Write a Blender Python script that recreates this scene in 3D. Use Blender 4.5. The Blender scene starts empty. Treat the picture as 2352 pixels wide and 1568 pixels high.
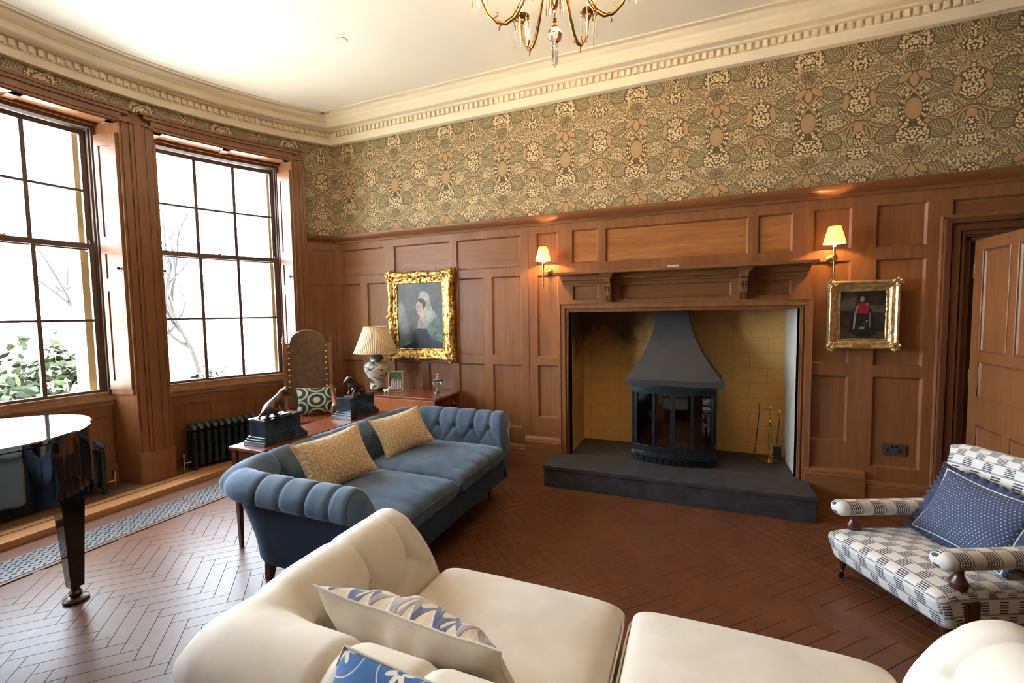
import bpy, bmesh, math, random
from mathutils import Vector, Matrix, noise
PI = math.pi
sc = bpy.context.scene
COL = sc.collection
rnd = random.Random(7)

# ---------------------------------------------------------------- camera
YAW, PITCH, ROLL = -.3895, -.0628, -.0151
cam = bpy.data.cameras.new('camera'); cam_o = bpy.data.objects.new('camera', cam); COL.objects.link(cam_o)
_cy, _sy, _cp, _sp = math.cos(YAW), math.sin(YAW), math.cos(PITCH), math.sin(PITCH)
_F = Vector((_sy*_cp, _cy*_cp, _sp)); _r = Vector((_cy, -_sy, 0)); _u = _r.cross(_F)
_R = math.cos(ROLL)*_r+math.sin(ROLL)*_u; _U = -math.sin(ROLL)*_r+math.cos(ROLL)*_u
m = Matrix.Identity(4)
for i in range(3):
    m[i][0], m[i][1], m[i][2] = _R[i], _U[i], -_F[i]
m.translation = Vector((4.01, -4.255, 1.6))
cam_o.matrix_world = m
cam.sensor_width = 36; cam.lens = 1029.6/2352*36; cam.clip_start = .02; cam.clip_end = 300
sc.camera = cam_o
# ---------------------------------------------------------------- world, lights, exposure
sc.view_settings.view_transform = 'Standard'; sc.view_settings.look = 'None'
sc.view_settings.gamma = 1; sc.view_settings.use_curve_mapping = False
sc.view_settings.exposure = 1.32
w = bpy.data.worlds.new('daylight'); sc.world = w; w.use_nodes = True
w.node_tree.nodes['Background'].inputs[0].default_value = (.74, .86, 1, 1)
w.node_tree.nodes['Background'].inputs[1].default_value = 14.0
def area(name, loc, target, sx, sy, power, col=(1, 1, 1), portal=False):
    l = bpy.data.lights.new(name, 'AREA'); l.shape = 'RECTANGLE'; l.size = sx; l.size_y = sy; l.energy = power; l.color = col
    o = bpy.data.objects.new(name, l); COL.objects.link(o); o.location = loc
    o.rotation_euler = (Vector(target)-Vector(loc)).to_track_quat('-Z', 'Y').to_euler()
    if portal: l.cycles.is_portal = True
    return o
OCX, OCY, R0 = 3.015, -2.45, 3.885
def bw(th, d, z):
    a = math.radians(th); return Vector((OCX-(R0+d)*math.cos(a), OCY+(R0+d)*math.sin(a), z))
WIN = [23.15, 1.05, -21.05]
for i, c in enumerate(WIN):
    p = bw(c-.6, .66, 2.1); q = bw(c-.6, -1, 2.1)
    area('window_portal', p, q, 1.5, 2.7, 1, portal=True)
def point(name, loc, power, col, r=.02):
    l = bpy.data.lights.new(name, 'POINT'); l.energy = power; l.color = col; l.shadow_soft_size = r
    o = bpy.data.objects.new(name, l); COL.objects.link(o); o.location = loc; return o
sun = bpy.data.lights.new('sun', 'SUN'); sun.energy = 48.0; sun.angle = .02; sun.color = (1, .93, .82)
sun_o = bpy.data.objects.new('sun', sun); COL.objects.link(sun_o)
sun_o.rotation_euler = Vector((-.38, -.5, -.8)).to_track_quat('-Z', 'Y').to_euler()
sc.cycles.max_bounces = 8; sc.cycles.diffuse_bounces = 5; sc.cycles.glossy_bounces = 4; sc.cycles.transparent_max_bounces = 12
sc.cycles.sample_clamp_indirect = 12; sc.cycles.use_denoising = True; sc.cycles.caustics_reflective = False; sc.cycles.caustics_refractive = False

# ---------------------------------------------------------------- object helpers
def tag(o, label=None, cat=None, group=None, kind=None):
    if label: o['label'] = label
    if cat: o['category'] = cat
    if group: o['group'] = group
    if kind: o['kind'] = kind
    return o
def thing(name, label, cat, loc=(0, 0, 0), rz=0, group=None):
    o = bpy.data.objects.new(name, None); COL.objects.link(o); o.location = loc; o.rotation_euler = (0, 0, rz); o.empty_display_size = .1
    return tag(o, label, cat, group)
def struct(name, loc=(0, 0, 0), rz=0):
    o = bpy.data.objects.new(name, None); COL.objects.link(o); o.location = loc; o.rotation_euler = (0, 0, rz)
    o['kind'] = 'structure'; return o
def copy_tree(o, parent=None):
    c = o.copy(); COL.objects.link(c)
    if parent: c.parent = parent
    for ch in list(o.children): copy_tree(ch, c)
    return c
class MB:
    def __init__(s): s.v = []; s.f = []; s.uv = {}; s.mi = []; s.M = None; s.cur = 0
    def vert(s, p):
        p = Vector(p)
        if s.M: p = s.M @ p
        s.v.append(tuple(p)); return len(s.v)-1
    def face(s, idx, uv=None):
        if uv: s.uv[len(s.f)] = uv
        s.f.append(tuple(idx)); s.mi.append(s.cur)
    def poly(s, pts, uv=None): s.face([s.vert(p) for p in pts], uv)
    def box(s, x0, x1, y0, y1, z0, z1):
        i = [s.vert((x, y, z)) for z in (z0, z1) for y in (y0, y1) for x in (x0, x1)]
        for f in ((0, 2, 3, 1), (4, 5, 7, 6), (0, 1, 5, 4), (2, 6, 7, 3), (1, 3, 7, 5), (0, 4, 6, 2)): s.face([i[k] for k in f])
    def hexa(s, b, t):
        i = [s.vert(p) for p in list(b)+list(t)]
        for f in ((3, 2, 1, 0), (4, 5, 6, 7), (0, 1, 5, 4), (1, 2, 6, 5), (2, 3, 7, 6), (3, 0, 4, 7)): s.face([i[k] for k in f])
    def grid(s, fn, nu, nv, cu=False, cv=False, uvf=None):
        NU = nu if cu else nu+1; NV = nv if cv else nv+1
        base = len(s.v)
        for i in range(NU):
            for j in range(NV): s.vert(fn(i/nu, j/nv))
        for i in range(nu):
            for j in range(nv):
                a, b, c, d = (i, j), (i+1, j), (i+1, j+1), (i, j+1)
                ix = [base+(p % NU)*NV+(q % NV) for p, q in (a, b, c, d)]
                s.face(ix, [uvf(p/nu, q/nv) for p, q in (a, b, c, d)] if uvf else None)
    def tube(s, pts, r, n=8, cap=True, closed=False):
        pts = [Vector(p) for p in pts]; N = len(pts)
        rs = r if isinstance(r, (list, tuple)) else [r]*N
        T = []
        for i in range(N):
            a = pts[(i-1) % N] if (closed or i > 0) else pts[0]; b = pts[(i+1) % N] if (closed or i < N-1) else pts[-1]
            t = (b-a); T.append(t.normalized() if t.length > 1e-9 else Vector((0, 0, 1)))
        up = Vector((0, 0, 1)) if abs(T[0].z) < .9 else Vector((1, 0, 0))
        nrm = (up-up.dot(T[0])*T[0]).normalized(); base = len(s.v)
        for i in range(N):
            nrm = nrm-nrm.dot(T[i])*T[i]; nrm.normalize(); bi = T[i].cross(nrm)
            for k in range(n):
                a = 2*PI*k/n; s.vert(pts[i]+rs[i]*(math.cos(a)*nrm+math.sin(a)*bi))
        for i in range(N if closed else N-1):
            for k in range(n):
                j = (i+1) % N
                s.face((base+i*n+k, base+i*n+(k+1) % n, base+j*n+(k+1) % n, base+j*n+k))
        if cap and not closed:
            s.face([base+k for k in range(n)][::-1]); s.face([base+(N-1)*n+k for k in range(n)])
    def lathe(s, prof, c=(0, 0, 0), n=24, cap=True, sx=1, sy=1):
        base = len(s.v); N = len(prof)
        for r, z in prof:
            for k in range(n):
                a = 2*PI*k/n; s.vert((c[0]+r*sx*math.cos(a), c[1]+r*sy*math.sin(a), c[2]+z))
        for i in range(N-1):
            for k in range(n): s.face((base+i*n+k, base+i*n+(k+1) % n, base+(i+1)*n+(k+1) % n, base+(i+1)*n+k), [(k/n, prof[i][1]), ((k+1)/n, prof[i][1]), ((k+1)/n, prof[i+1][1]), (k/n, prof[i+1][1])])
        if cap:
            if prof[0][0] > 1e-4: s.face([base+k for k in range(n)][::-1])
            if prof[-1][0] > 1e-4: s.face([base+(N-1)*n+k for k in range(n)])
    def ball(s, c, r, n=12, sx=1, sy=1, sz=1):
        s.lathe([(max(1e-5, r*math.sin(PI*i/n)), -r*sz*math.cos(PI*i/n)) for i in range(n+1)], c, n*2, False, sx, sy)
    def bowbox(s, t0, t1, d0, d1, z0, z1, n=None):
        n = n or max(1, int(abs(t1-t0)/1.2+.5))
        for k in range(n):
            a, b = t0+(t1-t0)*k/n, t0+(t1-t0)*(k+1)/n
            P = [(a, d0), (b, d0), (b, d1), (a, d1)]
            lo = [s.vert(bw(t, d, z0)) for t, d in P]; hi = [s.vert(bw(t, d, z1)) for t, d in P]
            def uvv(t, z): return (math.radians(t)*R0, z)
            s.face([lo[1], lo[0], hi[0], hi[1]], [uvv(b, z0), uvv(a, z0), uvv(a, z1), uvv(b, z1)])
            s.face([lo[3], lo[2], hi[2], hi[3]]); s.face([lo[0], lo[1], lo[2], lo[3]]); s.face([hi[3], hi[2], hi[1], hi[0]])
            if k == 0: s.face([lo[0], lo[3], hi[3], hi[0]])
            if k == n-1: s.face([lo[2], lo[1], hi[1], hi[2]])
    def build(s, name, mat, parent=None, smooth=False, bevel=0, fix=False, subsurf=0, weld=False):
        me = bpy.data.meshes.new(name); me.from_pydata(s.v, [], s.f)
        mats = mat if isinstance(mat, (list, tuple)) else [mat]
        for k in mats: me.materials.append(k)
        if s.uv:
            ul = me.uv_layers.new(name='UVMap')
            for p in me.polygons:
                u = s.uv.get(p.index)
                if u:
                    for k, li in enumerate(p.loop_indices): ul.data[li].uv = u[k]
        for p in me.polygons:
            p.material_index = min(s.mi[p.index], len(mats)-1); p.use_smooth = bool(smooth)
        if fix or weld:
            bm = bmesh.new(); bm.from_mesh(me)
            bmesh.ops.remove_doubles(bm, verts=bm.verts, dist=1e-5)
            bmesh.ops.recalc_face_normals(bm, faces=bm.faces); bm.to_mesh(me); bm.free()
        if smooth:
            try: me.set_sharp_from_angle(angle=math.radians(38 if smooth is True else float(smooth)))
            except Exception: pass
        me.update()
        o = bpy.data.objects.new(name, me); COL.objects.link(o)
        if parent: o.parent = parent
        if bevel:
            b = o.modifiers.new('bevel', 'BEVEL'); b.width = bevel; b.segments = 2; b.limit_method = 'ANGLE'; b.angle_limit = .7
        if subsurf:
            b = o.modifiers.new('smooth', 'SUBSURF'); b.levels = subsurf; b.render_levels = subsurf
        return o
def sweep(mb, prof, path_fn, n, closed_prof=False, uvf=None):
    """prof: list of (d,z); path_fn(t,d,z)->point"""
    m_ = len(prof)-1+(1 if closed_prof else 0)
    base = len(mb.v)
    for i in range(n+1):
        for d, z in prof: mb.vert(path_fn(i/n, d, z))
    L = len(prof)
    for i in range(n):
        for j in range(m_):
            j2 = (j+1) % L
            mb.face((base+i*L+j, base+i*L+j2, base+(i+1)*L+j2, base+(i+1)*L+j))

# ---------------------------------------------------------------- node language
class S:
    def __init__(s, g, sock): s.g = g; s.k = sock
    def _b(s, op, o=None, o2=None, rev=False):
        n = s.g.n.new('ShaderNodeMath'); n.operation = op
        args = [s, o] if not rev else [o, s]
        if o2 is not None: args.append(o2)
        for i, a in enumerate(args):
            if a is None: continue
            if isinstance(a, S): s.g.l.new(a.k, n.inputs[i])
            else: n.inputs[i].default_value = a
        return S(s.g, n.outputs[0])
    def __add__(s, o): return s._b('ADD', o)
    __radd__ = __add__
    def __mul__(s, o): return s._b('MULTIPLY', o)
    __rmul__ = __mul__
    def __sub__(s, o): return s._b('SUBTRACT', o)
    def __rsub__(s, o): return s._b('SUBTRACT', o, rev=True)
    def __truediv__(s, o): return s._b('DIVIDE', o)
    def __lt__(s, o): return s._b('LESS_THAN', o)
    def __gt__(s, o): return s._b('GREATER_THAN', o)
    def abs(s): return s._b('ABSOLUTE')
    def frac(s): return s._b('FRACT')
    def floor(s): return s._b('FLOOR')
    def sin(s): return s._b('SINE')
    def cos(s): return s._b('COSINE')
    def sqrt(s): return s._b('SQRT')
    def max(s, o): return s._b('MAXIMUM', o)
    def min(s, o): return s._b('MINIMUM', o)
    def pow(s, o): return s._b('POWER', o)
    def mod(s, o): return s._b('FLOORED_MODULO', o)
    def atan2(s, o): return s._b('ARCTAN2', o)
    def soft(s, a, b):
        n = s.g.n.new('ShaderNodeMapRange'); n.interpolation_type = 'SMOOTHSTEP'; s.g.l.new(s.k, n.inputs[0])
        n.inputs[1].default_value = a; n.inputs[2].default_value = b; return S(s.g, n.outputs[0])
class Mat:
    def __init__(g, name, col=(.5, .5, .5), rough=.5, metal=0., spec=.5, sheen=0., coat=0., trans=0., ior=1.45, emit=None, es=0, sss=0):
        g.m = bpy.data.materials.new(name); g.m.use_nodes = True; t = g.m.node_tree; g.n = t.nodes; g.l = t.links
        g.b = g.n['Principled BSDF']; b = g.b
        g.set('Base Color', (*col, 1)); g.set('Roughness', rough); g.set('Metallic', metal); g.set('Specular IOR Level', spec)
        g.set('Sheen Weight', sheen); g.set('Coat Weight', coat); g.set('Transmission Weight', trans); g.set('IOR', ior)
        if sheen: g.set('Sheen Roughness', .4)
        if emit: g.set('Emission Color', (*emit, 1)); g.set('Emission Strength', es)
        g._tc = None
    def set(g, k, v): g.b.inputs[k].default_value = v
    def tc(g, out='Object'):
        if not g._tc: g._tc = g.n.new('ShaderNodeTexCoord')
        return g._tc.outputs[out]
    def xyz(g, vec):
        n = g.n.new('ShaderNodeSeparateXYZ'); g.l.new(vec, n.inputs[0]); return [S(g, n.outputs[i]) for i in range(3)]
    def comb(g, x, y, z=0.):
        n = g.n.new('ShaderNodeCombineXYZ')
        for i, a in enumerate((x, y, z)):
            if isinstance(a, S): g.l.new(a.k, n.inputs[i])
            else: n.inputs[i].default_value = a
        return n.outputs[0]
    def noise(g, vec, scale=5, detail=4, rough=.5, dist=0):
        n = g.n.new('ShaderNodeTexNoise'); n.inputs['Scale'].default_value = scale; n.inputs['Detail'].default_value = detail
        n.inputs['Roughness'].default_value = rough; n.inputs['Distortion'].default_value = dist
        if vec is not None: g.l.new(vec, n.inputs['Vector'])
        return S(g, n.outputs[0])
    def voro(g, vec, scale=5, feat='F1', dim='2D', rand=1., out='Distance'):
        n = g.n.new('ShaderNodeTexVoronoi'); n.voronoi_dimensions = dim; n.feature = feat; n.inputs['Scale'].default_value = scale
        n.inputs['Randomness'].default_value = rand; g.l.new(vec, n.inputs['Vector']); return S(g, n.outputs[out])
    def mapping(g, vec, scale=(1, 1, 1), rot=(0, 0, 0), loc=(0, 0, 0)):
        n = g.n.new('ShaderNodeMapping'); g.l.new(vec, n.inputs[0]); n.inputs['Scale'].default_value = scale
        n.inputs['Rotation'].default_value = rot; n.inputs['Location'].default_value = loc; return n.outputs[0]
    def col(g, c):
        n = g.n.new('ShaderNodeRGB'); n.outputs[0].default_value = (*c, 1); return n.outputs[0]
    def mix(g, f, a, b, mode='MIX'):
        n = g.n.new('ShaderNodeMix'); n.data_type = 'RGBA'; n.blend_type = mode
        if isinstance(f, S): g.l.new(f.k, n.inputs[0])
        else: n.inputs[0].default_value = f
        for i, c in ((6, a), (7, b)):
            if isinstance(c, tuple): n.inputs[i].default_value = (*c, 1)
            else: g.l.new(c, n.inputs[i])
        return n.outputs[2]
    def out(g, col=None, rough=None, bump=None, bs=.3, bd=.01):
        if col is not None: g.l.new(col, g.b.inputs['Base Color'])
        if rough is not None: g.l.new(rough.k, g.b.inputs['Roughness'])
        if bump is not None:
            n = g.n.new('ShaderNodeBump'); n.inputs['Strength'].default_value = bs; n.inputs['Distance'].default_value = bd
            g.l.new(bump.k, n.inputs['Height']); g.l.new(n.outputs[0], g.b.inputs['Normal'])
        return g.m
def plain(name, col, rough=.5, vary=.12, scale=8, bump=.0, bscale=60, bd=.004, **kw):
    g = Mat(name, col, rough, **kw); v = g.tc()
    k = g.noise(v, scale, 4)
    c = g.mix(k.soft(.3, .7), tuple(x*(1-vary) for x in col), tuple(min(1, x*(1+vary)) for x in col))
    return g.out(c, bump=g.noise(v, bscale, 3) if bump else None, bs=bump, bd=bd)
def wood(name, c1, c2, axis='z', rough=.42, coat=.15, scale=1., island=0, spec=.5, bump=.06, uv=False):
    g = Mat(name, c1, rough, coat=coat, spec=spec); g.set('Coat Roughness', .25)
    s = {'z': (9, 9, .8), 'x': (.8, 9, 9), 'y': (9, .8, 9)}[axis]
    src = g.tc('UV' if uv else 'Object')
    v = g.mapping(src, tuple(k*scale for k in s))
    big = g.noise(g.mapping(src, tuple(k*.16*scale for k in s)), 3, 3, .5, .6)
    fine = g.noise(g.mapping(v, (5, 5, 2)), 6, 5, .65)
    mid = g.noise(v, 2.2, 4, .55, 1.2)
    f = (mid*.55+fine*.25+big*.45-.12).soft(.25, .85)
    c = g.mix(f, c1, c2)
    c = g.mix((fine.soft(.62, .75))*.35, c, tuple(x*.45 for x in c1))
    if island:
        n = g.n.new('ShaderNodeNewGeometry'); r = S(g, n.outputs['Random Per Island'])
        c = g.mix((r-.5)*island+.5, g.mix(1., c, (.50, .50, .52), 'MULTIPLY'), g.mix(1., c, (1.75, 1.66, 1.62), 'MULTIPLY'))
    return g.out(c, bump=fine, bs=bump, bd=.003)

# ---------------------------------------------------------------- materials
OAK1, OAK2 = (.180, .070, .025), (.295, .128, .050)
M_oak = wood('oak_panelling', OAK1, OAK2, 'z', .38, .12, spec=.35)
M_oak_h = wood('oak_panelling_horizontal', OAK1, OAK2, 'x', .38, .12, spec=.35)
M_oak_pine = wood('figured_oak_panel', (.25, .09, .025), (.46, .20, .065), 'x', .38, .12, scale=1.6, spec=.35)
M_oak_dark = wood('dark_oak_moulding', (.10, .036, .016), (.17, .065, .03), 'z', .4, .12, spec=.35)
M_sill_oak = wood('oak_sill', (.25, .13, .065), (.40, .23, .12), 'x', .38, .2)
M_plank = wood('oak_threshold', (.36, .17, .07), (.55, .29, .13), 'y', .35, .2)
M_bayfloor = wood('bay_floor_boards', (.12, .06, .035), (.18, .095, .055), 'y', .55, .05)
M_block = wood('herringbone_blocks', (.110, .050, .034), (.195, .095, .064), 'x', .46, 1., scale=1.5, island=2.3, spec=1., uv=True)
for _n in [n for n in M_block.node_tree.nodes if n.type == 'BSDF_PRINCIPLED']:
    _n.inputs['Coat Roughness'].default_value = .42; _n.inputs['Coat IOR'].default_value = 2.8; _n.inputs['IOR'].default_value = 1.6
M_mahog = wood('mahogany', (.14, .028, .010), (.27, .062, .02), 'x', .22, .5)
M_mahog_d = wood('dark_mahogany', (.06, .014, .008), (.12, .03, .014), 'z', .25, .4)
M_walnut = wood('carved_walnut', (.20, .085, .038), (.34, .16, .075), 'z', .35, .3)
M_plaster = plain('cream_plaster', (.80, .70, .52), .7, .02, 3)
M_ceiling = plain('ceiling_paint', (.85, .80, .69), .75, .015, 2)
M_sashdark = plain('sash_paint', (.10, .06, .045), .45, .1, 10)
M_iron = plain('radiator_enamel', (.012, .022, .026), .32, .2, 20, spec=.6)
M_brass = plain('brass', (.62, .40, .14), .25, .1, 20, metal=1.)
M_gilt_br = plain('chandelier_brass', (.36, .20, .055), .30, .3, 30, metal=1.)
M_bronze = plain('patinated_bronze', (.075, .05, .04), .38, .3, 25, metal=.7)
M_marble = plain('black_marble', (.018, .024, .032), .16, .5, 9, spec=.6)
M_slate = plain('slate_hearth', (.043, .046, .054), .50, .25, 14, bump=.08, bscale=90)
M_hood = plain('hood_metal', (.040, .041, .044), .55, .08, 40, bump=.05)
M_stove = plain('stove_enamel', (.010, .016, .022), .30, .2, 15, spec=.6)
M_black = plain('black_lacquer', (.006, .007, .009), .06, .1, 4, coat=1.)
M_white_trim = plain('window_light_paint', (.55, .42, .30), .4, .1, 10)
def mk_glass(name, tint=(1, 1, 1), gl=.07):
    g = Mat(name); t = g.n.new('ShaderNodeBsdfTransparent'); t.inputs[0].default_value = (*tint, 1)
    q = g.n.new('ShaderNodeBsdfGlossy'); q.inputs['Roughness'].default_value = .02
    x = g.n.new('ShaderNodeMixShader'); x.inputs[0].default_value = gl
    g.l.new(t.outputs[0], x.inputs[1]); g.l.new(q.outputs[0], x.inputs[2]); g.l.new(x.outputs[0], g.n['Material Output'].inputs[0]); return g.m
M_glass = mk_glass('window_glass', (.97, .98, .97), .05)
M_stoveglass = mk_glass('stove_glass', (.45, .47, .48), .13)
M_crystal = Mat('crystal', (1, .98, .93), .03, trans=1., ior=1.5).m
M_cutglass = mk_glass('cut_glass', (.85, .86, .84), .38)

def mk_stone():
    g = Mat('firebrick_stone', (.4, .3, .17), .85); x, y, z = g.xyz(g.tc()); u = x+y
    row = (z/.148).floor(); off = row.mod(2.)*.5
    fx = (u/.31+off).frac(); fz = (z/.148).frac()
    j = (fx < .012).max(fz < .022)
    n = g.n.new('ShaderNodeTexWhiteNoise'); g.l.new(g.comb((u/.31+off).floor(), row, 0.), n.inputs[0]); r = S(g, n.outputs[0])
    c = g.mix(r.soft(.6, 1.), (.80, .47, .15), (.82, .38, .13))
    c = g.mix((g.noise(g.tc(), 30, 5)).soft(.3, .8)*.5, c, (.62, .38, .13))
    c = g.mix(j*.6, c, (.24, .14, .06))
    soot = (z+g.noise(g.tc(), 2.0, 4, .6, 1.)*.9-x*.22+.45).soft(1.22, 1.70)
    c = g.mix(soot*.88, c, (.06, .045, .03))
    return g.out(c, bump=g.noise(g.tc(), 60, 4)-j, bs=.25, bd=.004)
M_stone = mk_stone()
def mk_paper():
    g = Mat('foliage_wallpaper', (.4, .34, .22), .62, spec=.3); u, v, _ = g.xyz(g.tc('UV')); P = .657
    m_ = (((u-3.828)/P+.5).frac()-.5).abs()*P                       # distance from the cone axis
    z = (((v-3.18)/P+.55).frac()-.55)*P                             # height about the cone
    cells = g.voro(g.comb(m_, v), 62); cells2 = g.voro(g.comb(m_*1., v, 0.), 95)
    def ell(cx, cz, rx, rz, rot=0.):
        a = m_-cx; b = z-cz
        if rot: c_, s_ = math.cos(rot), math.sin(rot); a, b = a*c_+b*s_, b*c_-a*s_
        return ((a/rx)*(a/rx)+(b/rz)*(b/rz)).sqrt(), a, b
    ground = (.34, .26, .155); dark = (.115, .08, .04); cream = (.66, .58, .39); sage = (.225, .205, .135); rose = (.42, .27, .17)
    nz = g.noise(g.comb(m_, v), 9, 3)
    c = g.mix(cells2.soft(.34, .50), (.47, .40, .27), (.17, .125, .07))
    c = g.mix(nz.soft(.44, .50), c, g.mix(cells.soft(.36, .50), (.56, .49, .33), (.17, .125, .07)))
    c = g.mix(nz.soft(.60, .63), c, (.37, .29, .18))
    def line(c, d, w_, colr=ground, dk=dark):
        c = g.mix(d.soft(w_*2.3, w_*1.6), c, dk); return g.mix(d.soft(w_*1.25, w_*.8), c, colr)
    # stems
    c = line(c, (m_-.165-.12*((z+.05)*(2*PI/P)).sin()).abs(), .007, (.36, .29, .17))
    c = line(c, (z-.215+.04*(m_*(PI/.19)).cos()*-1.).abs()+(m_ > .17)*1., .006, (.36, .29, .17))
    c = line(c, (z+.195-.03*(m_*(2*PI/.328)).cos()).abs(), .008, (.38, .30, .18))
    # leaves
    for cx, cz, rx, rz, rot in ((.180, .075, .080, .048, .45), (.180, -.040, .078, .044, -.25), (.175, -.290, .074, .062, .5)):
        e, a, b = ell(cx, cz, rx, rz, rot)
        c = g.mix(e.soft(1.12, 1.02), c, dark)
        vein = ((a*1.-b.abs()*1.2)*230.).sin()
        lf = g.mix(vein.soft(.0, .9), sage, (.31, .28, .18)); lf = g.mix(b.abs().soft(.006, .002), lf, (.42, .36, .23))
        lf = g.mix(vein.soft(-.6, -.95), lf, dark)
        c = g.mix(e.soft(1.0, .93), c, lf)
    berry = g.mix(cells.soft(.36, .50), cream, dark)
    for cx, cz, rx, rz in ((0., 0., .088, .115), (.328, -.31, .098, .092), (.0, .262, .07, .05)):
        e, a, b = ell(cx, cz, rx, rz)
        if cx == 0. and cz == 0.: e = e+(b.max(0.))*2.2
        c = g.mix(e.soft(1.14, 1.04), c, dark); c = g.mix(e.soft(1.02, .96), c, berry)
    # bell
    e, a, b = ell(.0, -.275, .082, .105); c = g.mix((e-1.).abs().soft(.16, .09), c, dark); c = g.mix((e-1.).abs().soft(.08, .04), c, (.42, .34, .20))
    e, a, b = ell(.0, -.22, .030, .030); c = g.mix(e.soft(1.1, .9), c, rose)
    e, a, b = ell(.0, -.30, .030, .055); c = g.mix(e.soft(1.2, 1.05), c, dark); c = g.mix(e.soft(1., .9), c, berry)
    # oval medallion with beaded ring
    e, a, b = ell(.328, -.125, .062, .092)
    ang = a.atan2(b); bead = ((ang*13.).sin()).soft(-.2, .5)
    c = g.mix(e.soft(1.55, 1.4), c, dark)
    c = g.mix((e-1.28).abs().soft(.13, .08), c, g.mix(bead, dark, cream))
    c = g.mix((e-1.0).abs().soft(.10, .06), c, g.mix(bead, dark, cream))
    c = g.mix(e.soft(.86, .78), c, (.36, .27, .16)); e2, _, _ = ell(.328, -.125, .022, .030); c = g.mix(e2.soft(1.1, .9), c, rose)
    # lattice and trumpet flowers
    q = (m_-.328).abs(); dl = (q-(z-.0).abs()*.8).abs()+(z.abs() > .075)*1.
    c = line(c, dl, .006, (.42, .36, .22))
    for cx, cz, rx, rz, rot in ((.328, .085, .026, .052, 0.), (.272, .105, .050, .022, .7), (.085, -.01, .020, .062, .12)):
        e, a, b = ell(cx, cz, rx, rz, rot); c = g.mix(e.soft(1.3, 1.1), c, dark); c = g.mix(e.soft(1.05, .9), c, (.40, .28, .165))
    e, a, b = ell(.328, .225, .055, .05); c = g.mix(e.soft(1.1, 1.), c, g.mix(cells2.soft(.3, .5), (.30, .27, .17), dark))
    c = g.mix(g.noise(g.tc('UV'), 2.2, 2).soft(.35, .7)*.35, c, g.mix(1., c, (1.05, .92, .80), 'MULTIPLY'))
    c = g.mix(1., c, (1.06, .97, .84), 'MULTIPLY')
    return g.out(c)
M_paper = mk_paper()
def mk_check():
    g = Mat('woven_check_fabric', (.7, .7, .68), .85, sheen=.2, spec=.2); u, v, _ = g.xyz(g.tc('UV')); H = .074; W = .052
    row = (v/H).floor(); fv = (v/H).frac(); cell = ((u/W)+row*1.).floor(); hatch = cell.mod(2.); fu = ((u/W)).frac()
    dash = ((fv*5.6-.35).frac() < .58)*(fv > .1)*(fv < .92)*(fu > .06)*(fu < .94)*hatch
    ln = (fv < .05).max((fv > .075)*(fv < .115))*.88
    k = g.noise(g.tc('UV'), 900, 1)
    c = g.mix(dash.max(ln)*(k*.4+.80), (.78, .77, .74), (.062, .080, .120))
    return g.out(c, bump=k, bs=.15, bd=.001)
M_check = mk_check()
def mk_velvet(name, c1, c2, sheen=.6, sr=.35):
    g = Mat(name, c1, .75, sheen=sheen, spec=.25); g.set('Sheen Roughness', sr); g.set('Sheen Tint', (*[min(1, x*2.5+.25) for x in c2], 1))
    k = g.noise(g.tc(), 5, 4, .6, .5); c = g.mix(k.soft(.3, .7), c1, c2)
    return g.out(c, bump=g.noise(g.tc(), 320, 2), bs=.12, bd=.001)
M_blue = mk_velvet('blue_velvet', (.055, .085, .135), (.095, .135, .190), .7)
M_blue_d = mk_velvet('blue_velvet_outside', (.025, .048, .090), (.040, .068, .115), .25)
M_cream = mk_velvet('cream_linen', (.68, .63, .56), (.76, .72, .65), .15)
M_goldc = Mat('gold_damask', (.5, .33, .13), .6, sheen=.3)
def _gold(g):
    u, v, _ = g.xyz(g.tc('UV')); p = g.comb(u, v); a = g.voro(p, 8.5); b = g.voro(p, 40.)
    ring = ((a*30.).sin()).soft(.2, .7); cr = (ring*.6+b.soft(.5, .2)*.6)
    return g.out(g.mix(cr.soft(.2, .9), (.52, .36, .19), (.72, .56, .36)), bump=cr, bs=.7, bd=.006)
M_goldc = _gold(M_goldc)
def mk_ikat():
    g = Mat('ikat_print', (.5, .5, .4), .8, spec=.2); u, v, _ = g.xyz(g.tc('UV')); nz = g.noise(g.tc('UV'), 35, 2)*.012
    PX, PY = .40, .185
    def cell(ou, ov):
        a = ((u/PX+ou).frac()-.5)*PX; b = ((v/PY+ov).frac()-.5)*PY; return ((a/.092)*(a/.092)+(b/.076)*(b/.076)).sqrt()+nz*6.
    e = cell(.5, .5).min(cell(0., 0.))
    c = g.mix(e.soft(1.24, 1.16), (.030, .095, .135), (.66, .60, .40)); c = g.mix(e.soft(1.0, .92), c, (.030, .095, .135)); c = g.mix(e.soft(.54, .46), c, (.70, .64, .44))
    return g.out(c)
M_ikat = mk_ikat()
def mk_embroid():
    g = Mat('embroidered_cream', (.6, .5, .38), .75, sheen=.2); u, v, _ = g.xyz(g.tc('UV'))
    wv = (u*(2*PI/.15)); band = ((v-.105).abs() < .070)
    v = v-.105; d = (v-.05*wv.sin()).abs().min((v+.05*wv.sin()).abs())
    d = d.min((v-.075*(wv+.8).sin()).abs()+.002)
    grp = ((u/.15+.25).frac()*1. < .5); gr2 = ((u/.30+.1).frac() < .5)
    line_ = d.soft(.018, .013)*band
    thr = g.mix(gr2*1., (.10, .11, .20), (.36, .31, .30))
    c = g.mix(g.noise(g.mapping(g.tc('UV'), (30, 4, 1)), 2, 3).soft(.4, .65)*.5, (.63, .54, .42), (.52, .38, .22))
    c = g.mix(line_, c, thr); c = g.mix(((v.abs()-.078).abs()).soft(.004, .002), c, (.25, .18, .10))
    return g.out(c, bump=line_+g.noise(g.mapping(g.tc('UV'), (40, 5, 1)), 2, 3)*.6, bs=.5, bd=.006)
M_embroid = mk_embroid()
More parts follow.
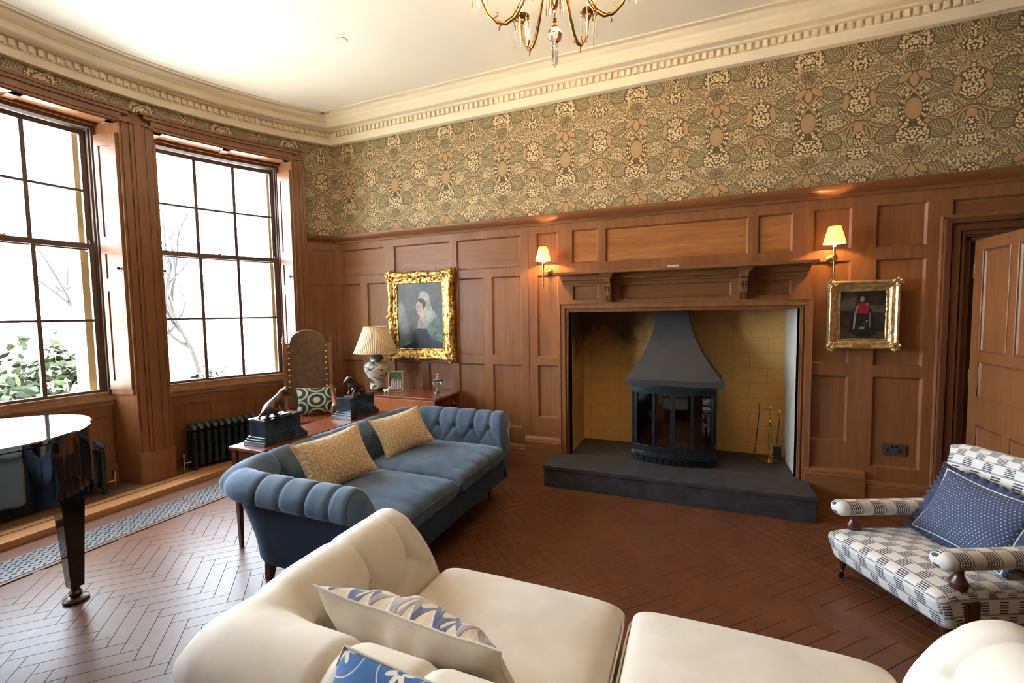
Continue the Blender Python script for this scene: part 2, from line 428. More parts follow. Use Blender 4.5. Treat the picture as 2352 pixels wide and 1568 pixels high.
M_creamb = plain('plain_cream_cotton', (.62, .54, .43), .8, .12, 6, bump=.2, bscale=250)
def mk_flower():
    g = Mat('blue_flower_print', (.05, .2, .5), .7, sheen=.2); u, v, _ = g.xyz(g.tc('UV')); blue = (.012, .115, .36)
    q = g.comb(u, v); ax = (u/.17+.2).frac()-.5; ay = (v/.16+.25).frac()-.5; r = (ax*ax+ay*ay).sqrt(); an = ax.atan2(ay)
    fl = (r-.22*((an*7.).sin()*.28+.72)).soft(.015, -.01)
    ct = (r-.06*((an*7.).sin()*.2+.8)).soft(.01, 0.)
    stem = (r-.36-.03*(an*2.).sin()).abs().soft(.014, .007)
    leaf = (((ax+.33)*1.4)*((ax+.33)*1.4)+(ay-.33)*(ay-.33)).sqrt().soft(.09, .07)
    c = g.mix(g.noise(g.tc('UV'), 3, 2).soft(.4, .7)*.6, blue, (.02, .06, .17))
    c = g.mix(stem, c, (.58, .56, .48)); c = g.mix(leaf, c, (.66, .64, .54)); c = g.mix(fl, c, (.68, .65, .55)); c = g.mix(ct, c, blue)
    return g.out(c, bump=fl+stem, bs=.3, bd=.002)
M_flower = mk_flower()
def mk_dots():
    g = Mat('navy_dotted_cotton', (.05, .07, .14), .8, sheen=.3); u, v, _ = g.xyz(g.tc('UV')); s = .0165
    row = (v/s).floor(); a = (u/s+row*.5).frac()-.5; b = (v/s).frac()-.5; d = (a*a+b*b).sqrt()
    return g.out(g.mix(d.soft(.20, .12), (.055, .075, .150), (.50, .52, .58)), bump=g.noise(g.tc('UV'), 300, 1), bs=.2, bd=.001)
M_dots = mk_dots()
M_navy = plain('navy_ruffle', (.045, .062, .125), .85, .25, 30, sheen=.3)
M_piping = plain('white_piping', (.75, .74, .70), .7)
def mk_grille():
    g = Mat('cast_grille', (.2, .2, .22), .45, metal=.3); x, y, z = g.xyz(g.tc()); s = .038
    p = (x+y)/s*.7071; q = (x-y)/s*.7071
    par = (p.floor()+q.floor()).mod(2.)
    a = p.frac(); b = q.frac()
    h1 = ((a > .12)*(a < .88)*(b > .33)*(b < .67))*par; h2 = ((b > .12)*(b < .88)*(a > .33)*(a < .67))*(1.-par)
    edge = ((x.abs()) < .150)
    hole = h1.max(h2)*edge
    return g.out(g.mix(hole, (.17, .155, .16), (.006, .007, .010)), rough=(hole*.4+.42), bump=1.-hole, bs=.6, bd=.004)
M_grille = mk_grille()
def mk_pleat():
    g = Mat('pleated_silk_shade', (.85, .68, .42), .7); x, y, z = g.xyz(g.tc()); a = x.atan2(y); k = (a*64.).sin()
    g.set('Transmission Weight', 0.); g.set('Subsurface Weight', .0)
    return g.out(g.mix(k.soft(-1, 1), (.62, .45, .25), (.85, .70, .47)), bump=k, bs=.5, bd=.004)
M_pleat = mk_pleat()
def mk_vase():
    g = Mat('painted_porcelain', (.6, .6, .55), .12, coat=.5); v = g.tc(); a = g.voro(v, 22, 'DISTANCE_TO_EDGE', '3D'); n = g.noise(v, 16, 4, .6, 1.2)
    c = g.mix(n.soft(.52, .56), (.60, .58, .50), (.09, .07, .06)); c = g.mix(g.noise(v, 9, 3).soft(.62, .66), c, (.45, .30, .16))
    return g.out(c)
M_vase = mk_vase()
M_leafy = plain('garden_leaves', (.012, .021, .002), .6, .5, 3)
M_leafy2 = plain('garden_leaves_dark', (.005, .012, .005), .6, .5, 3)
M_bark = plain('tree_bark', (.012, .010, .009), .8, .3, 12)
M_gravel = plain('pale_gravel', (.62, .58, .54), .9, .08, 2)
M_ashlar = plain('yellow_sandstone', (.60, .56, .30), .8, .1, 6)
M_gold = Mat('gilded_gesso', (.72, .46, .13), .38, metal=1.)
def _gg(g):
    v = g.tc(); n = g.noise(v, 26, 4, .55, .8); return g.out(g.mix(n.soft(.38, .56), (.22, .10, .018), (.80, .53, .17)), bump=n, bs=.8, bd=.008)
M_gold = _gg(M_gold)
M_gold2 = plain('old_gilding', (.62, .47, .24), .36, .3, 30, metal=.85, bump=.25, bscale=50)
def mk_shade(name, col, em, es):
    return plain(name, col, .8, .03, emit=em, es=es)
M_shade_lit = mk_shade('lit_lampshade', (.85, .6, .3), (1., .50, .10), 1.0)
M_bulb = mk_shade('bulb', (1, .9, .7), (1., .78, .42), 14)
M_flame = mk_shade('candle_bulb', (1, .9, .7), (1., .72, .35), 10)

# ================================================================ ROOM
Z_C, Z_D = 3.612, 2.546; XR, YB = 8.3, -4.9; ZT = 3.87
# --- floor: herringbone blocks
def make_floor():
    b = MB(); b.box(-1.4, XR, YB, .02, -.06, -.006); b.M = None
    L, W_ = .32, .08; c45 = math.cos(PI/4); OX, OY = 0, 0
    def blk(cx, cy, ang):
        dx, dy = math.cos(ang), math.sin(ang); h = L/2-.0005; k = W_/2-.0005; e = .0012
        P = lambda s, t, z: (cx+dx*s-dy*t, cy+dy*s+dx*t, z)
        if cx < .20 or cx > 8.2 or cy > .1 or cy < -4.85: return
        q = rnd.random()*7
        lo = [b.vert(P(s, t, -.004)) for s, t in ((-h, -k), (h, -k), (h, k), (-h, k))]
        hi = [b.vert(P(s, t, 0)) for s, t in ((-h+e, -k+e), (h-e, -k+e), (h-e, k-e), (-h+e, k-e))]
        b.face(hi, [(s+q, t+q) for s, t in ((-h, -k), (h, -k), (h, k), (-h, k))])
        for i in range(4): b.face((lo[i], lo[(i+1) % 4], hi[(i+1) % 4], hi[i]))
    # herringbone: H brick [i,i+4)x[i,i+1), V brick [i-1,i)x[i,i+4), repeated every 8 cells, turned by 45 degrees
    for i in range(-110, 110):
        for j in range(-16, 17):
            for ux, uy, a in ((i+8*j+2, i+.5, 0), (i-.5+8*j, i+2, PI/2)):
                ux *= W_; uy *= W_
                X = 2.6+(ux*c45+uy*c45)+OX; Y = -2.4+(uy*c45-ux*c45)+OY
                if -.3 < X < 8.4 and -5 < Y < .2: blk(X, Y, a-PI/4)
    o = b.build('floor', [M_oak_dark, M_block]); tag(o, kind='structure')
make_floor()
# --- ceiling
b = MB(); b.box(-1.6, XR+.3, YB-.3, .9, ZT, ZT+.15); tag(b.build('ceiling', M_ceiling), kind='structure')
# --- back wall with panelling
PANELS = [(.04, .335, 1.165, 1.975), (.436, .70, 1.165, 1.975), (.80, 1.17, 1.165, 1.975), (1.255, 1.56, 1.165, 1.975), (1.64, 1.955, 1.165, 1.978), (2.045, 2.368, 1.165, 1.978),
          (.09, .687, 2.065, 2.38), (.829, 1.554, 2.065, 2.38), (1.636, 2.366, 2.065, 2.38),
          (.04, .335, .42, 1.07), (.436, .70, .42, 1.07), (.80, 1.17, .42, 1.07), (1.255, 1.56, .42, 1.07), (1.64, 1.951, .42, 1.07), (2.045, 2.366, .42, 1.07),
          (2.542, 2.757, 2.07, 2.382), (2.542, 2.757, 1.155, 1.970), (2.542, 2.755, .545, 1.075),
          (2.903, 3.150, 2.07, 2.385), (3.222, 4.408, 2.065, 2.375), (4.482, 4.728, 2.064, 2.375),
          (2.907, 3.155, 1.717, 1.856), (3.363, 4.288, 1.715, 1.847), (4.467, 4.726, 1.713, 1.845),
          (4.871, 5.120, 2.06, 2.376), (4.868, 5.124, 1.162, 1.970), (4.868, 5.126, .538, 1.066),
          (5.275, 5.580, 2.058, 2.373), (5.282, 5.582, 1.152, 1.967), (5.286, 5.590, .358, 1.067),
          (5.72, 7.0, 2.26, 2.37), (7.2, 7.7, .4, 1.07), (7.2, 7.7, 1.16, 1.97), (7.2, 7.7, 2.06, 2.375), (7.8, 8.2, .4, 1.97)]
def panel_wall(b, x0, x1, z0, z1, panels, holes, y=0., rec=.019, bev=.013, P=None, back=.05):
    P = P or (lambda x, y_, z: (x, y_, z))
    xs = sorted({x0, x1, *[p[0] for p in panels+holes if x0 <= p[0] <= x1], *[p[1] for p in panels+holes if x0 <= p[1] <= x1]})
    zs = sorted({z0, z1, *[p[2] for p in panels+holes if z0 <= p[2] <= z1], *[p[3] for p in panels+holes if z0 <= p[3] <= z1]})
    for i in range(len(xs)-1):
        for j in range(len(zs)-1):
            cx, cz = (xs[i]+xs[i+1])/2, (zs[j]+zs[j+1])/2
            if any(p[0] < cx < p[1] and p[2] < cz < p[3] for p in panels+holes): continue
            horiz = False
            b.poly([P(xs[i], y, zs[j]), P(xs[i+1], y, zs[j]), P(xs[i+1], y, zs[j+1]), P(xs[i], y, zs[j+1])])
    keep = b.cur
    for p in panels:
        a0, a1, c0, c1 = p[:4]
        o = [P(a0, y, c0), P(a1, y, c0), P(a1, y, c1), P(a0, y, c1)]
        n_ = [P(a0+bev, y+rec, c0+bev), P(a1-bev, y+rec, c0+bev), P(a1-bev, y+rec, c1-bev), P(a0+bev, y+rec, c1-bev)]
        b.cur = keep
        for k in range(4): b.poly([o[k], o[(k+1) % 4], n_[(k+1) % 4], n_[k]])
        b.cur = p[4] if len(p) > 4 else keep
        b.poly(n_)
    b.cur = keep
FP = (2.868, 4.79, 0., 1.600); DR = (5.80, 7.0, 0., 2.10)
pan = [p+((2,) if (p[0] > 2.8 and p[2] > 2.0 and p[1] < 4.8) else (1,) if p[1]-p[0] > p[3]-p[2] else (0,)) for p in PANELS]
b = MB(); panel_wall(b, -.02, XR, 0, Z_D, pan, [FP, DR])
# slab behind
def slab_with_holes(b, x0, x1, z0, z1, holes, y0, y1):
    xs = sorted({x0, x1, *[h[0] for h in holes], *[h[1] for h in holes]}); zs = sorted({z0, z1, *[h[2] for h in holes], *[h[3] for h in holes]})
    for i in range(len(xs)-1):
        for j in range(len(zs)-1):
            cx, cz = (xs[i]+xs[i+1])/2, (zs[j]+zs[j+1])/2
            if any(h[0] < cx < h[1] and h[2] < cz < h[3] for h in holes): continue
            b.box(xs[i], xs[i+1], y0, y1, zs[j], zs[j+1])
slab_with_holes(b, -.6, XR+.3, 0, ZT, [FP, DR], .02, .10)
b.cur = 3
x0, x1 = -.02, XR; z0, z1 = Z_D-.03, ZT
b.poly([(x0, .002, z0), (x1, .002, z0), (x1, .002, z1), (x0, .002, z1)], [(x0, z0), (x1, z0), (x1, z1), (x0, z1)])
tag(b.build('wall_back', [M_oak, M_oak_h, M_oak_pine, M_paper]), kind='structure')
# vertical joint beads on the panelling (trim)
b = MB(); b.box(2.444, 2.450, -.004, .002, .36, 2.42); b.tube([(5.663, -.006, .225), (5.663, -.006, 2.25)], .012, 8); b.box(5.674, 5.682, -.002, .002, 2.26, 2.46)
tag(b.build('trim_3', M_oak, smooth=True), kind='structure')
# --- dado cap rail along the back wall and bow ends
capprof = [(0, 2.458), (.010, 2.458), (.016, 2.470), (.020, 2.480), (.055, 2.500), (.075, 2.522), (.080, 2.540), (.080, 2.546), (0, 2.549)]
b = MB(); sweep(b, capprof, lambda t, d, z: (-.1+t*(XR+.1), -d, z), 1)
sweep(b, capprof, lambda t, d, z: bw(34.25+t*(39.6-34.25), -d, z), 4)
sweep(b, capprof, lambda t, d, z: bw(-39.6+t*(39.6-32.2), -d, z), 4)
tag(b.build('trim_1', M_oak_h, smooth=True), kind='structure')
# --- cornice with dentils
cprof = [(0, 3.595), (.048, 3.600), (.052, 3.608), (.055, 3.662), (.060, 3.668), (.060, 3.724), (.098, 3.732), (.105, 3.742), (.165, 3.746), (.175, 3.755), (.178, 3.800), (.185, 3.806), (.195, 3.830), (.225, 3.846), (.232, 3.852), (.232, 3.872)]
ring = [(.255, 3.872), (.258, 3.860), (.290, 3.860), (.293, 3.872)]
b = MB()
for pf in (cprof, ring):
    sweep(b, pf, lambda t, d, z: (-.25+t*(XR+.25), -d, z), 1)
    sweep(b, pf, lambda t, d, z: bw(-40.5+t*81, -d, z), 60)
    sweep(b, pf, lambda t, d, z: (-.25+t*(XR+.25), YB+d, z), 1)
    sweep(b, pf, lambda t, d, z: (XR-d, YB+t*(-YB), z), 1)
pitch = (5.847-4.96)/16
x = .10
while x < XR-.1:
    b.box(x, x+pitch*.56, -.085, -.058, 3.674, 3.722); x += pitch
dth = math.degrees(pitch/R0); t = -38.2
while t < 38.2:
    b.bowbox(t, t+dth*.56, -.085, -.058, 3.674, 3.722, 1); t += dth
tag(b.build('trim_2', M_plaster), kind='structure')
# --- skirting along the back wall
def skirt(b, x0, x1, p=0.):
    pr_ = [(0, 0), (.030+p, 0), (.030+p, .205), (.024+p, .212), (.024+p, .222), (.018+p, .236), (.010+p, .246), (0, .250)]
    sweep(b, pr_, lambda t, d, z: (x0+t*(x1-x0), -d, z), 1)
    for xx in (x0, x1): b.poly([(xx, -d, z) for d, z in pr_])
b = MB(); skirt(b, -.02, 2.412); skirt(b, 5.245, 5.70); skirt(b, 7.15, XR)
for x0, x1, zt in ((2.412, 2.79, .35), (4.84, 5.245, .318)):
    pr_ = [(0, 0), (.05, 0), (.05, zt-.045), (.044, zt-.036), (.044, zt-.026), (.036, zt-.012), (.022, zt), (0, zt+.004)]
    sweep(b, pr_, lambda t, d, z: (x0+t*(x1-x0), -d, z), 1)
    for xx in (x0, x1): b.poly([(xx, -d, z) for d, z in pr_])
tag(b.build('baseboard_back', M_oak_h), kind='structure')
# --- rear and right walls (behind the camera)
b = MB(); panel_wall(b, -.02, XR, 0, Z_D, [(.3+i*1., 1.1+i*1., .4, 1.07) for i in range(8)]+[(.3+i*1., 1.1+i*1., 1.17, 2.38) for i in range(8)], [], P=lambda x, y, z: (XR-.02-x, YB-y, z))
b.box(-.7, XR+.3, YB-.15, YB-.02, 0, ZT)
b.cur = 1; b.poly([(-.02, YB-.002, Z_D-.03), (XR, YB-.002, Z_D-.03), (XR, YB-.002, ZT), (-.02, YB-.002, ZT)][::-1], [(0, Z_D), (XR, Z_D), (XR, ZT), (0, ZT)][::-1])
tag(b.build('wall_front', [M_oak, M_paper]), kind='structure')
b = MB()
b.box(XR, XR+.12, YB, .02, 0, ZT)
b.cur = 1; b.box(XR-.02, XR, YB, 0, 0, .72)
tag(b.build('wall_right', [M_paper, M_oak]), kind='structure')
# --- bow wall
b = MB()
HO = 9.15
edges = [(-40.5, WIN[2]-HO), (WIN[2]+HO, WIN[1]-HO), (WIN[1]+HO, WIN[0]-HO), (WIN[0]+HO, 40.5)]
for a, c in edges: b.bowbox(a, c, .0, .45, -.05, ZT)
for c in WIN:
    b.bowbox(c-HO, c+HO, .0, .45, 3.37, ZT); b.bowbox(c-HO, c+HO, .27, .45, -.05, .84)
b.cur = 1
b.bowbox(-39.6, 39.6, -.003, .0, 3.49, Z_C+.05, 66)
b.bowbox(34.15, 39.6, -.003, .0, Z_D-.02, Z_C+.05); b.bowbox(-39.6, -32.1, -.003, .0, Z_D-.02, Z_C+.05)
tag(b.build('wall_left', [M_oak, M_paper]), kind='structure')
# dado panelling on the ends of the bow
def bow_panel(b, t0, t1, zs):
    """frame with recessed panels, front at d=-.012"""
    st = .9
    b.bowbox(t0, t0+st, -.014, 0, 0, 2.46); b.bowbox(t1-st, t1, -.014, 0, 0, 2.46)
    for z0, z1 in zs: b.bowbox(t0+st, t1-st, -.014, 0, z0, z1)
b = MB(); bow_panel(b, 34.2, 39.4, [(0, .42), (1.07, 1.165), (1.975, 2.065), (2.38, 2.46)])
b.bowbox(36.5, 37.1, -.014, 0, .42, 1.07); b.bowbox(36.5, 37.1, -.014, 0, 1.165, 1.975)
bow_panel(b, -39.4, -32.1, [(0, .42), (1.07, 1.165), (1.975, 2.065), (2.38, 2.46)])
b.bowbox(34.2, 39.5, -.04, 0, 0, .24); b.bowbox(-39.5, -32.1, -.04, 0, 0, .24)
tag(b.build('trim_4', M_oak), kind='structure')
# casings, pilasters
b = MB()
def vcasing(b, t0, t1, z0, z1, ribs=True):
    """t0 = inner (opening) edge"""
    s = 1 if t1 > t0 else -1; w_ = abs(t1-t0)
    cuts = [(0, .10, -.030), (.10, .15, -.025), (.15, .52, -.034), (.52, .58, -.029), (.58, .80, -.044), (.80, 1., -.055)]
    for a, c, d in cuts:
        lo, hi = t0+s*w_*a, t0+s*w_*c
        b.bowbox(min(lo, hi), max(lo, hi), d, .0, z0, z1)
def hcasing(b, ta, tb, z0, z1):
    cuts = [(0, .10, -.030), (.10, .15, -.025), (.15, .52, -.034), (.52, .58, -.029), (.58, .80, -.044), (.80, 1., -.055)]
    for a, c, d in cuts:
        b.bowbox(ta-1.0*a*1.9, tb+1.0*a*1.9, d, .0, z0+(z1-z0)*a, z0+(z1-z0)*c)
for k, c in enumerate(WIN):
    hcasing(b, c-HO, c+HO, 3.37, 3.50)
    for s in (-1, 1):
        wd = 1.9
        vcasing(b, c+s*HO, c+s*(HO+wd), .345, 3.37)
        b.bowbox(min(c+s*(HO-.12), c+s*(HO+wd)), max(c+s*(HO-.12), c+s*(HO+wd)), -.062, 0, 0, .345)
        b.bowbox(min(c+s*HO, c+s*(HO+wd)), max(c+s*HO, c+s*(HO+wd)), -.055, 0, 3.37, 3.385)
tag(b.build('trim_5', M_oak_dark if False else M_oak), kind='structure')
# windows
def make_window(k, c):
    r = struct('window_%d' % (k+1)); cs = c-.85; D = .25
    gh = 7.45; Z0, Z1, ZM = .950, 3.278, 2.254
    b = MB()   # box frame
    fo = 8.95
    for s in (-1, 1):
        a0, a1 = cs+s*gh+s*.75, cs+s*fo
        b.bowbox(min(a0, a1), max(a0, a1), D-.03, D+.12, .84, 3.37)
        a2 = cs+s*gh+s*.55; b.bowbox(min(a0, a2)-.0, max(a0, a2)+.0, D+.0, D+.12, .84, 3.37)
    b.bowbox(cs-fo, cs+fo, D-.03, D+.12, 3.315, 3.40)
    b.build('frame', M_sashdark, r)
    for name, z0, z1, zb, d, bot, top in (('upper_sash', ZM, Z1, 2.768, D+.055, .045, .03), ('lower_sash', Z0, ZM, 1.593, D+.01, .075, .035)):
        b = MB(); t0, t1 = cs-gh, cs+gh
        for s in (-1, 1):
            a0, a1 = cs+s*(gh), cs+s*(gh+.65); b.bowbox(min(a0, a1), max(a0, a1), d, d+.04, z0-.03, z1+.03)
        b.bowbox(t0, t1, d, d+.04, z1-.012, z1+top); b.bowbox(t0, t1, d, d+.04, z0-bot+.02 if name == 'lower_sash' else z0-.022, z0+.012 if name == 'upper_sash' else z0)
        for mm in (-2.45, 2.45): b.bowbox(cs+mm-.20, cs+mm+.20, d+.004, d+.036, z0, z1)
        b.bowbox(t0, t1, d+.006, d+.034, zb-.011, zb+.011)
        o = b.build(name, M_sashdark, r)
        q = MB()
        if name == 'upper_sash':
            for s in (-1, 1): q.tube([bw(cs+s*(gh+.3), d-.0, ZM-.02), bw(cs+s*(gh+.3), d-.03, ZM+.02), bw(cs+s*(gh+.2), d-.02, ZM+.07)], [.012, .014, .006], 8)
            q.build('horn', M_sashdark, o, smooth=True); q = MB()
            q.ball(bw(cs, d-.03, ZM+.035), .014, 8); q.tube([bw(cs, d-.03, ZM), bw(cs+.25, d-.03, ZM+.05)], .006, 6); q.build('catch', M_brass, o, smooth=True)
    b = MB(); b.bowbox(cs-gh, cs+gh, D+.032, D+.035, Z0, ZM); b.bowbox(cs-gh, cs+gh, D+.074, D+.077, ZM, Z1); b.build('pane', M_glass, r)
    # sill and apron
    b = MB(); b.bowbox(c-HO+.0, c+HO-.0, D-.055, D+.12, .845, .868); b.bowbox(c-HO, c+HO, D-.04, D+.12, .868, .892); b.bowbox(c-HO, c+HO, D-.025, D+.12, .885, .925); b.bowbox(c-HO, c+HO, D-.03, D+.02, .80, .845)
    b.build('sill', M_sill_oak, r)
    b = MB(); b.bowbox(c-HO, c+HO, D-.005, .27, 0, .80)
    for t in (c-HO, c-3.2, c+2.9, c+HO-.8): b.bowbox(t, t+.8, D-.018, D, .24, .80)
    b.bowbox(c-HO, c+HO, D-.018, D, .70, .80); b.bowbox(c-HO, c+HO, D-.03, D, 0, .24)
    b.build('apron_panel', M_oak, r)
    # splayed shutter cases on both sides, soffit
    for s in (-1, 1):
        def P(u, z, n=0.):
            th = (c+s*HO)*(1-u)+(cs+s*8.55)*u-s*n*14.; d = -.02*(1-u)+(D-.02)*u
            return bw(th, d, z)
        b = MB()
        def slab(u0, u1, z0, z1, n0, n1):
            b.hexa([P(u0, z0, n0), P(u1, z0, n0), P(u1, z0, n1), P(u0, z0, n1)], [P(u0, z1, n0), P(u1, z1, n0), P(u1, z1, n1), P(u0, z1, n1)])
        slab(0, 1, 0, 3.37, -.03, 0.)
        o = b.build('reveal', M_oak, r)
        b = MB()
        slab(.06, .92, .90, 3.26, .0, .012)
        for u0, u1 in ((.06, .24), (.76, .92)): slab(u0, u1, .95, 3.26, .012, .022)
        for z0, z1 in ((.95, 1.03), (1.86, 1.97), (2.20, 2.35), (3.16, 3.26)): slab(.24, .76, z0, z1, .012, .022)
        o = b.build('shutter', M_oak, r)
        b = MB(); b.tube([P(.16, 2.06, .02), P(.16, 2.06, .035)], .005, 6); b.ball(P(.16, 2.06, .042), .014, 8); b.build('knob', M_bronze, o, smooth=True)
    b = MB()
    b.bowbox(c-HO, c+HO, -.01, D+.0, 3.372, 3.385)
    for t0, t1 in ((c-HO, c-HO+1.1), (c-.5, c+.5), (c+HO-1.1, c+HO)): b.bowbox(t0, t1, -.01, D-.02, 3.358, 3.375)
    b.bowbox(c-HO, c+HO, -.01, .06, 3.358, 3.375); b.bowbox(c-HO, c+HO, D-.06, D, 3.345, 3.375)
    b.build('soffit', M_oak_h, r)
for k, c in enumerate(WIN): make_window(k, c)
# outside stone reveal
b = MB()
for c in WIN:
    for s in (-1, 1):
        cs = c-.85; a0, a1 = cs+s*7.35, cs+s*10.2; b.bowbox(min(a0, a1), max(a0, a1), .455, .75, .7, 3.6)
tag(b.build('wall_outer', M_ashlar), kind='structure')
# bay platform and threshold
b = MB(); b.cur = 1
n = 40
pts = [bw(-39+78*i/n, .26, 0) for i in range(n+1)]
b.poly([(-.70, YB+.7, .052)]+[(p.x, p.y, .052) for p in pts if p.x < -.70]+[(-.70, -.7, .052)])
b.cur = 0
def prismy(x0, x1, z1, y0=-4.45, y1=-.45): b.box(x0, x1, y0, y1, -.005, z1)
prismy(-.455, -.437, .040); prismy(-.60, -.44, .055); prismy(-.612, -.600, .047); prismy(-.652, -.612, .060); prismy(-.70, -.652, .055)
tag(b.build('floor_platform', [M_plank, M_bayfloor], bevel=.003), kind='structure')

# ================================================================ FIREPLACE
r = struct('alcove_walls'); r.name = 'wall_alcove'
b = MB(); x0, x1, yb = 2.868, 4.79, .62
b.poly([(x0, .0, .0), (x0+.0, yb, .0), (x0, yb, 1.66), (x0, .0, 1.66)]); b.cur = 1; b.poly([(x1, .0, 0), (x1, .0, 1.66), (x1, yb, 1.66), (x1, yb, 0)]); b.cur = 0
b.poly([(x0, yb, 0), (x1, yb, 0), (x1, yb, 1.66), (x0, yb, 1.66)]); b.poly([(x0, 0.02, 1.66), (x0, yb, 1.66), (x1, yb, 1.66), (x1, .02, 1.66)])
for (a, c_, d, e) in ((x0-.06, x0-.002, .03, yb+.06), (x1+.002, x1+.06, .03, yb+.06)): b.box(a, c_, d, e, 0, 1.7)
b.box(x0-.06, x1+.06, yb+.002, yb+.08, 0, 1.7); b.box(x0-.06, x1+.06, .12, yb+.08, 1.662, 1.74)
b.build('stone_lining', [M_stone, plain('daylit_side_stone', (.58, .56, .50), .8, .08, 4)], r)  # right side wall: grazing window daylight put into a paler stone colour
h = thing('hearth', 'raised dark slate hearth slab in front of the fireplace alcove', 'hearth', (3.6, 0, 0))
b = MB(); b.M = Matrix.Translation((-3.6, 0, 0))
b.box(2.724, 4.858, -.392, .0, 0, .163); b.box(2.718, 4.864, -.40, .0, .163, .199); b.box(2.872, 4.786, .0, .615, 0, .199)
b.build('slab', M_slate, h, bevel=.003)
s = thing('fireplace_surround', 'oak fireplace surround with bracketed mantel shelf around the stone alcove', 'fireplace surround', (3.8, 0, .2))
OF = Matrix.Translation((-3.8, 0, -.2))
b = MB(); b.M = OF
# architrave around opening
def arch(b, o0, o1, d0, d1):
    xa, xb, zt = 2.868, 4.790, 1.600
    b.box(xa-o1, xa-o0, -d1, -d0, .2, zt+o1); b.box(xb+o0, xb+o1, -d1, -d0, .2, zt+o1); b.box(xa-o0, xb+o0, -d1, -d0, zt+o0, zt+o1)
arch(b, .0, .012, -.03, .004); arch(b, .012, .022, -.0, .018); arch(b, .022, .034, -.0, .008); arch(b, .034, .082, -.0, .030); arch(b, .077, .086, -.0, .036)
b.build('architrave', M_oak, s, bevel=.002)
b = MB(); b.M = OF; b.box(2.785, 4.866, -.245, .0, 1.945, 1.968); b.build('mantel_shelf', M_oak_h, s, bevel=.003)
b = MB(); b.M = OF; b.box(2.80, 4.84, -.07, .0, 1.900, 1.945); b.box(2.80, 4.84, -.03, 0, 1.875, 1.90); b.build('shelf_moulding', M_oak_h, s, bevel=.004)
for xc in (3.258, 4.372):
    b = MB(); b.M = OF
    b.box(xc-.060, xc+.060, -.20, 0, 1.930, 1.945); b.box(xc-.050, xc+.050, -.18, 0, 1.918, 1.930); b.box(xc-.038, xc+.038, -.165, 0, 1.905, 1.918)
    out = [(0, 1.905), (-.155, 1.905), (-.155, 1.870), (-.125, 1.862), (-.130, 1.835), (-.112, 1.815), (-.098, 1.80), (-.100, 1.775), (-.085, 1.74), (-.055, 1.71), (-.030, 1.69), (-.022, 1.665), (0, 1.665)]
    for sx in (-.030, .030): b.poly([(xc+sx, y, z) for y, z in (out if sx < 0 else out[::-1])])
    for i in range(len(out)):
        (y0, z0), (y1, z1) = out[i], out[(i+1) % len(out)]; b.poly([(xc-.03, y0, z0), (xc+.03, y0, z0), (xc+.03, y1, z1), (xc-.03, y1, z1)])
    for q in (-.018, -.006, .006, .018): b.tube([(xc+q, -.127, 1.835), (xc+q, -.113, 1.815), (xc+q, -.10, 1.79), (xc+q, -.093, 1.75), (xc+q, -.055, 1.71)], .005, 6)
    b.build('corbel', M_oak, s, fix=True)
# small box on the mantel shelf
t = thing('matchbox', 'small white matchbox lying on the middle of the mantel shelf', 'matchbox', (3.825, -.16, 1.968), .1)
b = MB(); b.box(-.045, .045, -.02, .02, 0, .022); b.build('sleeve', plain('card', (.6, .52, .45), .7), t, bevel=.001)
b = MB(); b.box(-.049, -.03, -.018, .018, .002, .020); b.build('tray', plain('card_dark', (.25, .16, .13), .7), t)
# stove
t = thing('fire_hood', 'flared dark grey canopy hood rising above the stove', 'fire hood', (3.81, .25, .9))
b = MB(); b.M = Matrix.Translation((-3.81, -.25, -.9))
def hood_s(u):  # u 0 bottom ..1 top
    e = (1-u)**1.9
    hw = .135+(.415-.135)*e; yf = .235-(.235-.0)*e; ybk = .50+.0*e; xc = 3.805+.018*e
    return xc, hw, yf, ybk
N = 22
ringp = []
for i in range(N+1):
    u = i/N; xc, hw, yf, yk = hood_s(u); z = .972+(1.66-.972)*u; ringp.append([(xc-hw, yf, z), (xc+hw, yf, z), (xc+hw, yk, z), (xc-hw, yk, z)])
for i in range(N):
    for k in range(4): b.poly([ringp[i][k], ringp[i][(k+1) % 4], ringp[i+1][(k+1) % 4], ringp[i+1][k]])
xc, hw, yf, yk = hood_s(0)
b.box(xc-hw-.004, xc+hw+.004, yf-.004, yk, .918, .972)
b.build('canopy', M_hood, t)
st = thing('wood_stove', 'black cast iron bow-fronted stove with four glass door panes', 'stove', (3.82, .25, .199))
A = Matrix.Translation((-3.82, -.25, -.199))
XS0, XS1 = 3.462, 4.190; XC = (XS0+XS1)/2
def bowf(x, e=0.):  # y of the bowed front
    q = (x-XC)/((XS1-XS0)/2); return .045-.075*(1-q*q)-e
def bowed(b, x0, x1, e0, e1, z0, z1, n=12):
    for k in range(n):
        a, c_ = x0+(x1-x0)*k/n, x0+(x1-x0)*(k+1)/n
        lo = [(a, bowf(a, e1), z0), (c_, bowf(c_, e1), z0), (c_, bowf(c_, e0), z0), (a, bowf(a, e0), z0)]
        b.hexa(lo, [(p[0], p[1], z1) for p in lo])
b = MB(); b.M = A
b.box(XS0, XS1, .46, .50, .22, .92); b.box(XS0, XS0+.02, .05, .5, .22, .92); b.box(XS1-.02, XS1, .05, .5, .22, .92); b.box(XS0, XS1, .05, .5, .90, .916); b.box(XS0, XS1, .05, .5, .28, .31)
bowed(b, XS0, XS1, -.03, .0, .855, .916); bowed(b, XS0, XS1, -.0, .012, .868, .876); bowed(b, XS0, XS1, 0, .012, .892, .900)
bowed(b, XS0, XS1, -.03, .0, .290, .345); b.build('firebox', M_stove, st)
b = MB(); b.M = A; bowed(b, XS0-.01, XS1+.01, -.05, .028, .262, .290, 18); bowed(b, XS0-.006, XS1+.006, -.05, .016, .290, .300, 18); b.build('ledge', M_stove, st, bevel=.004)
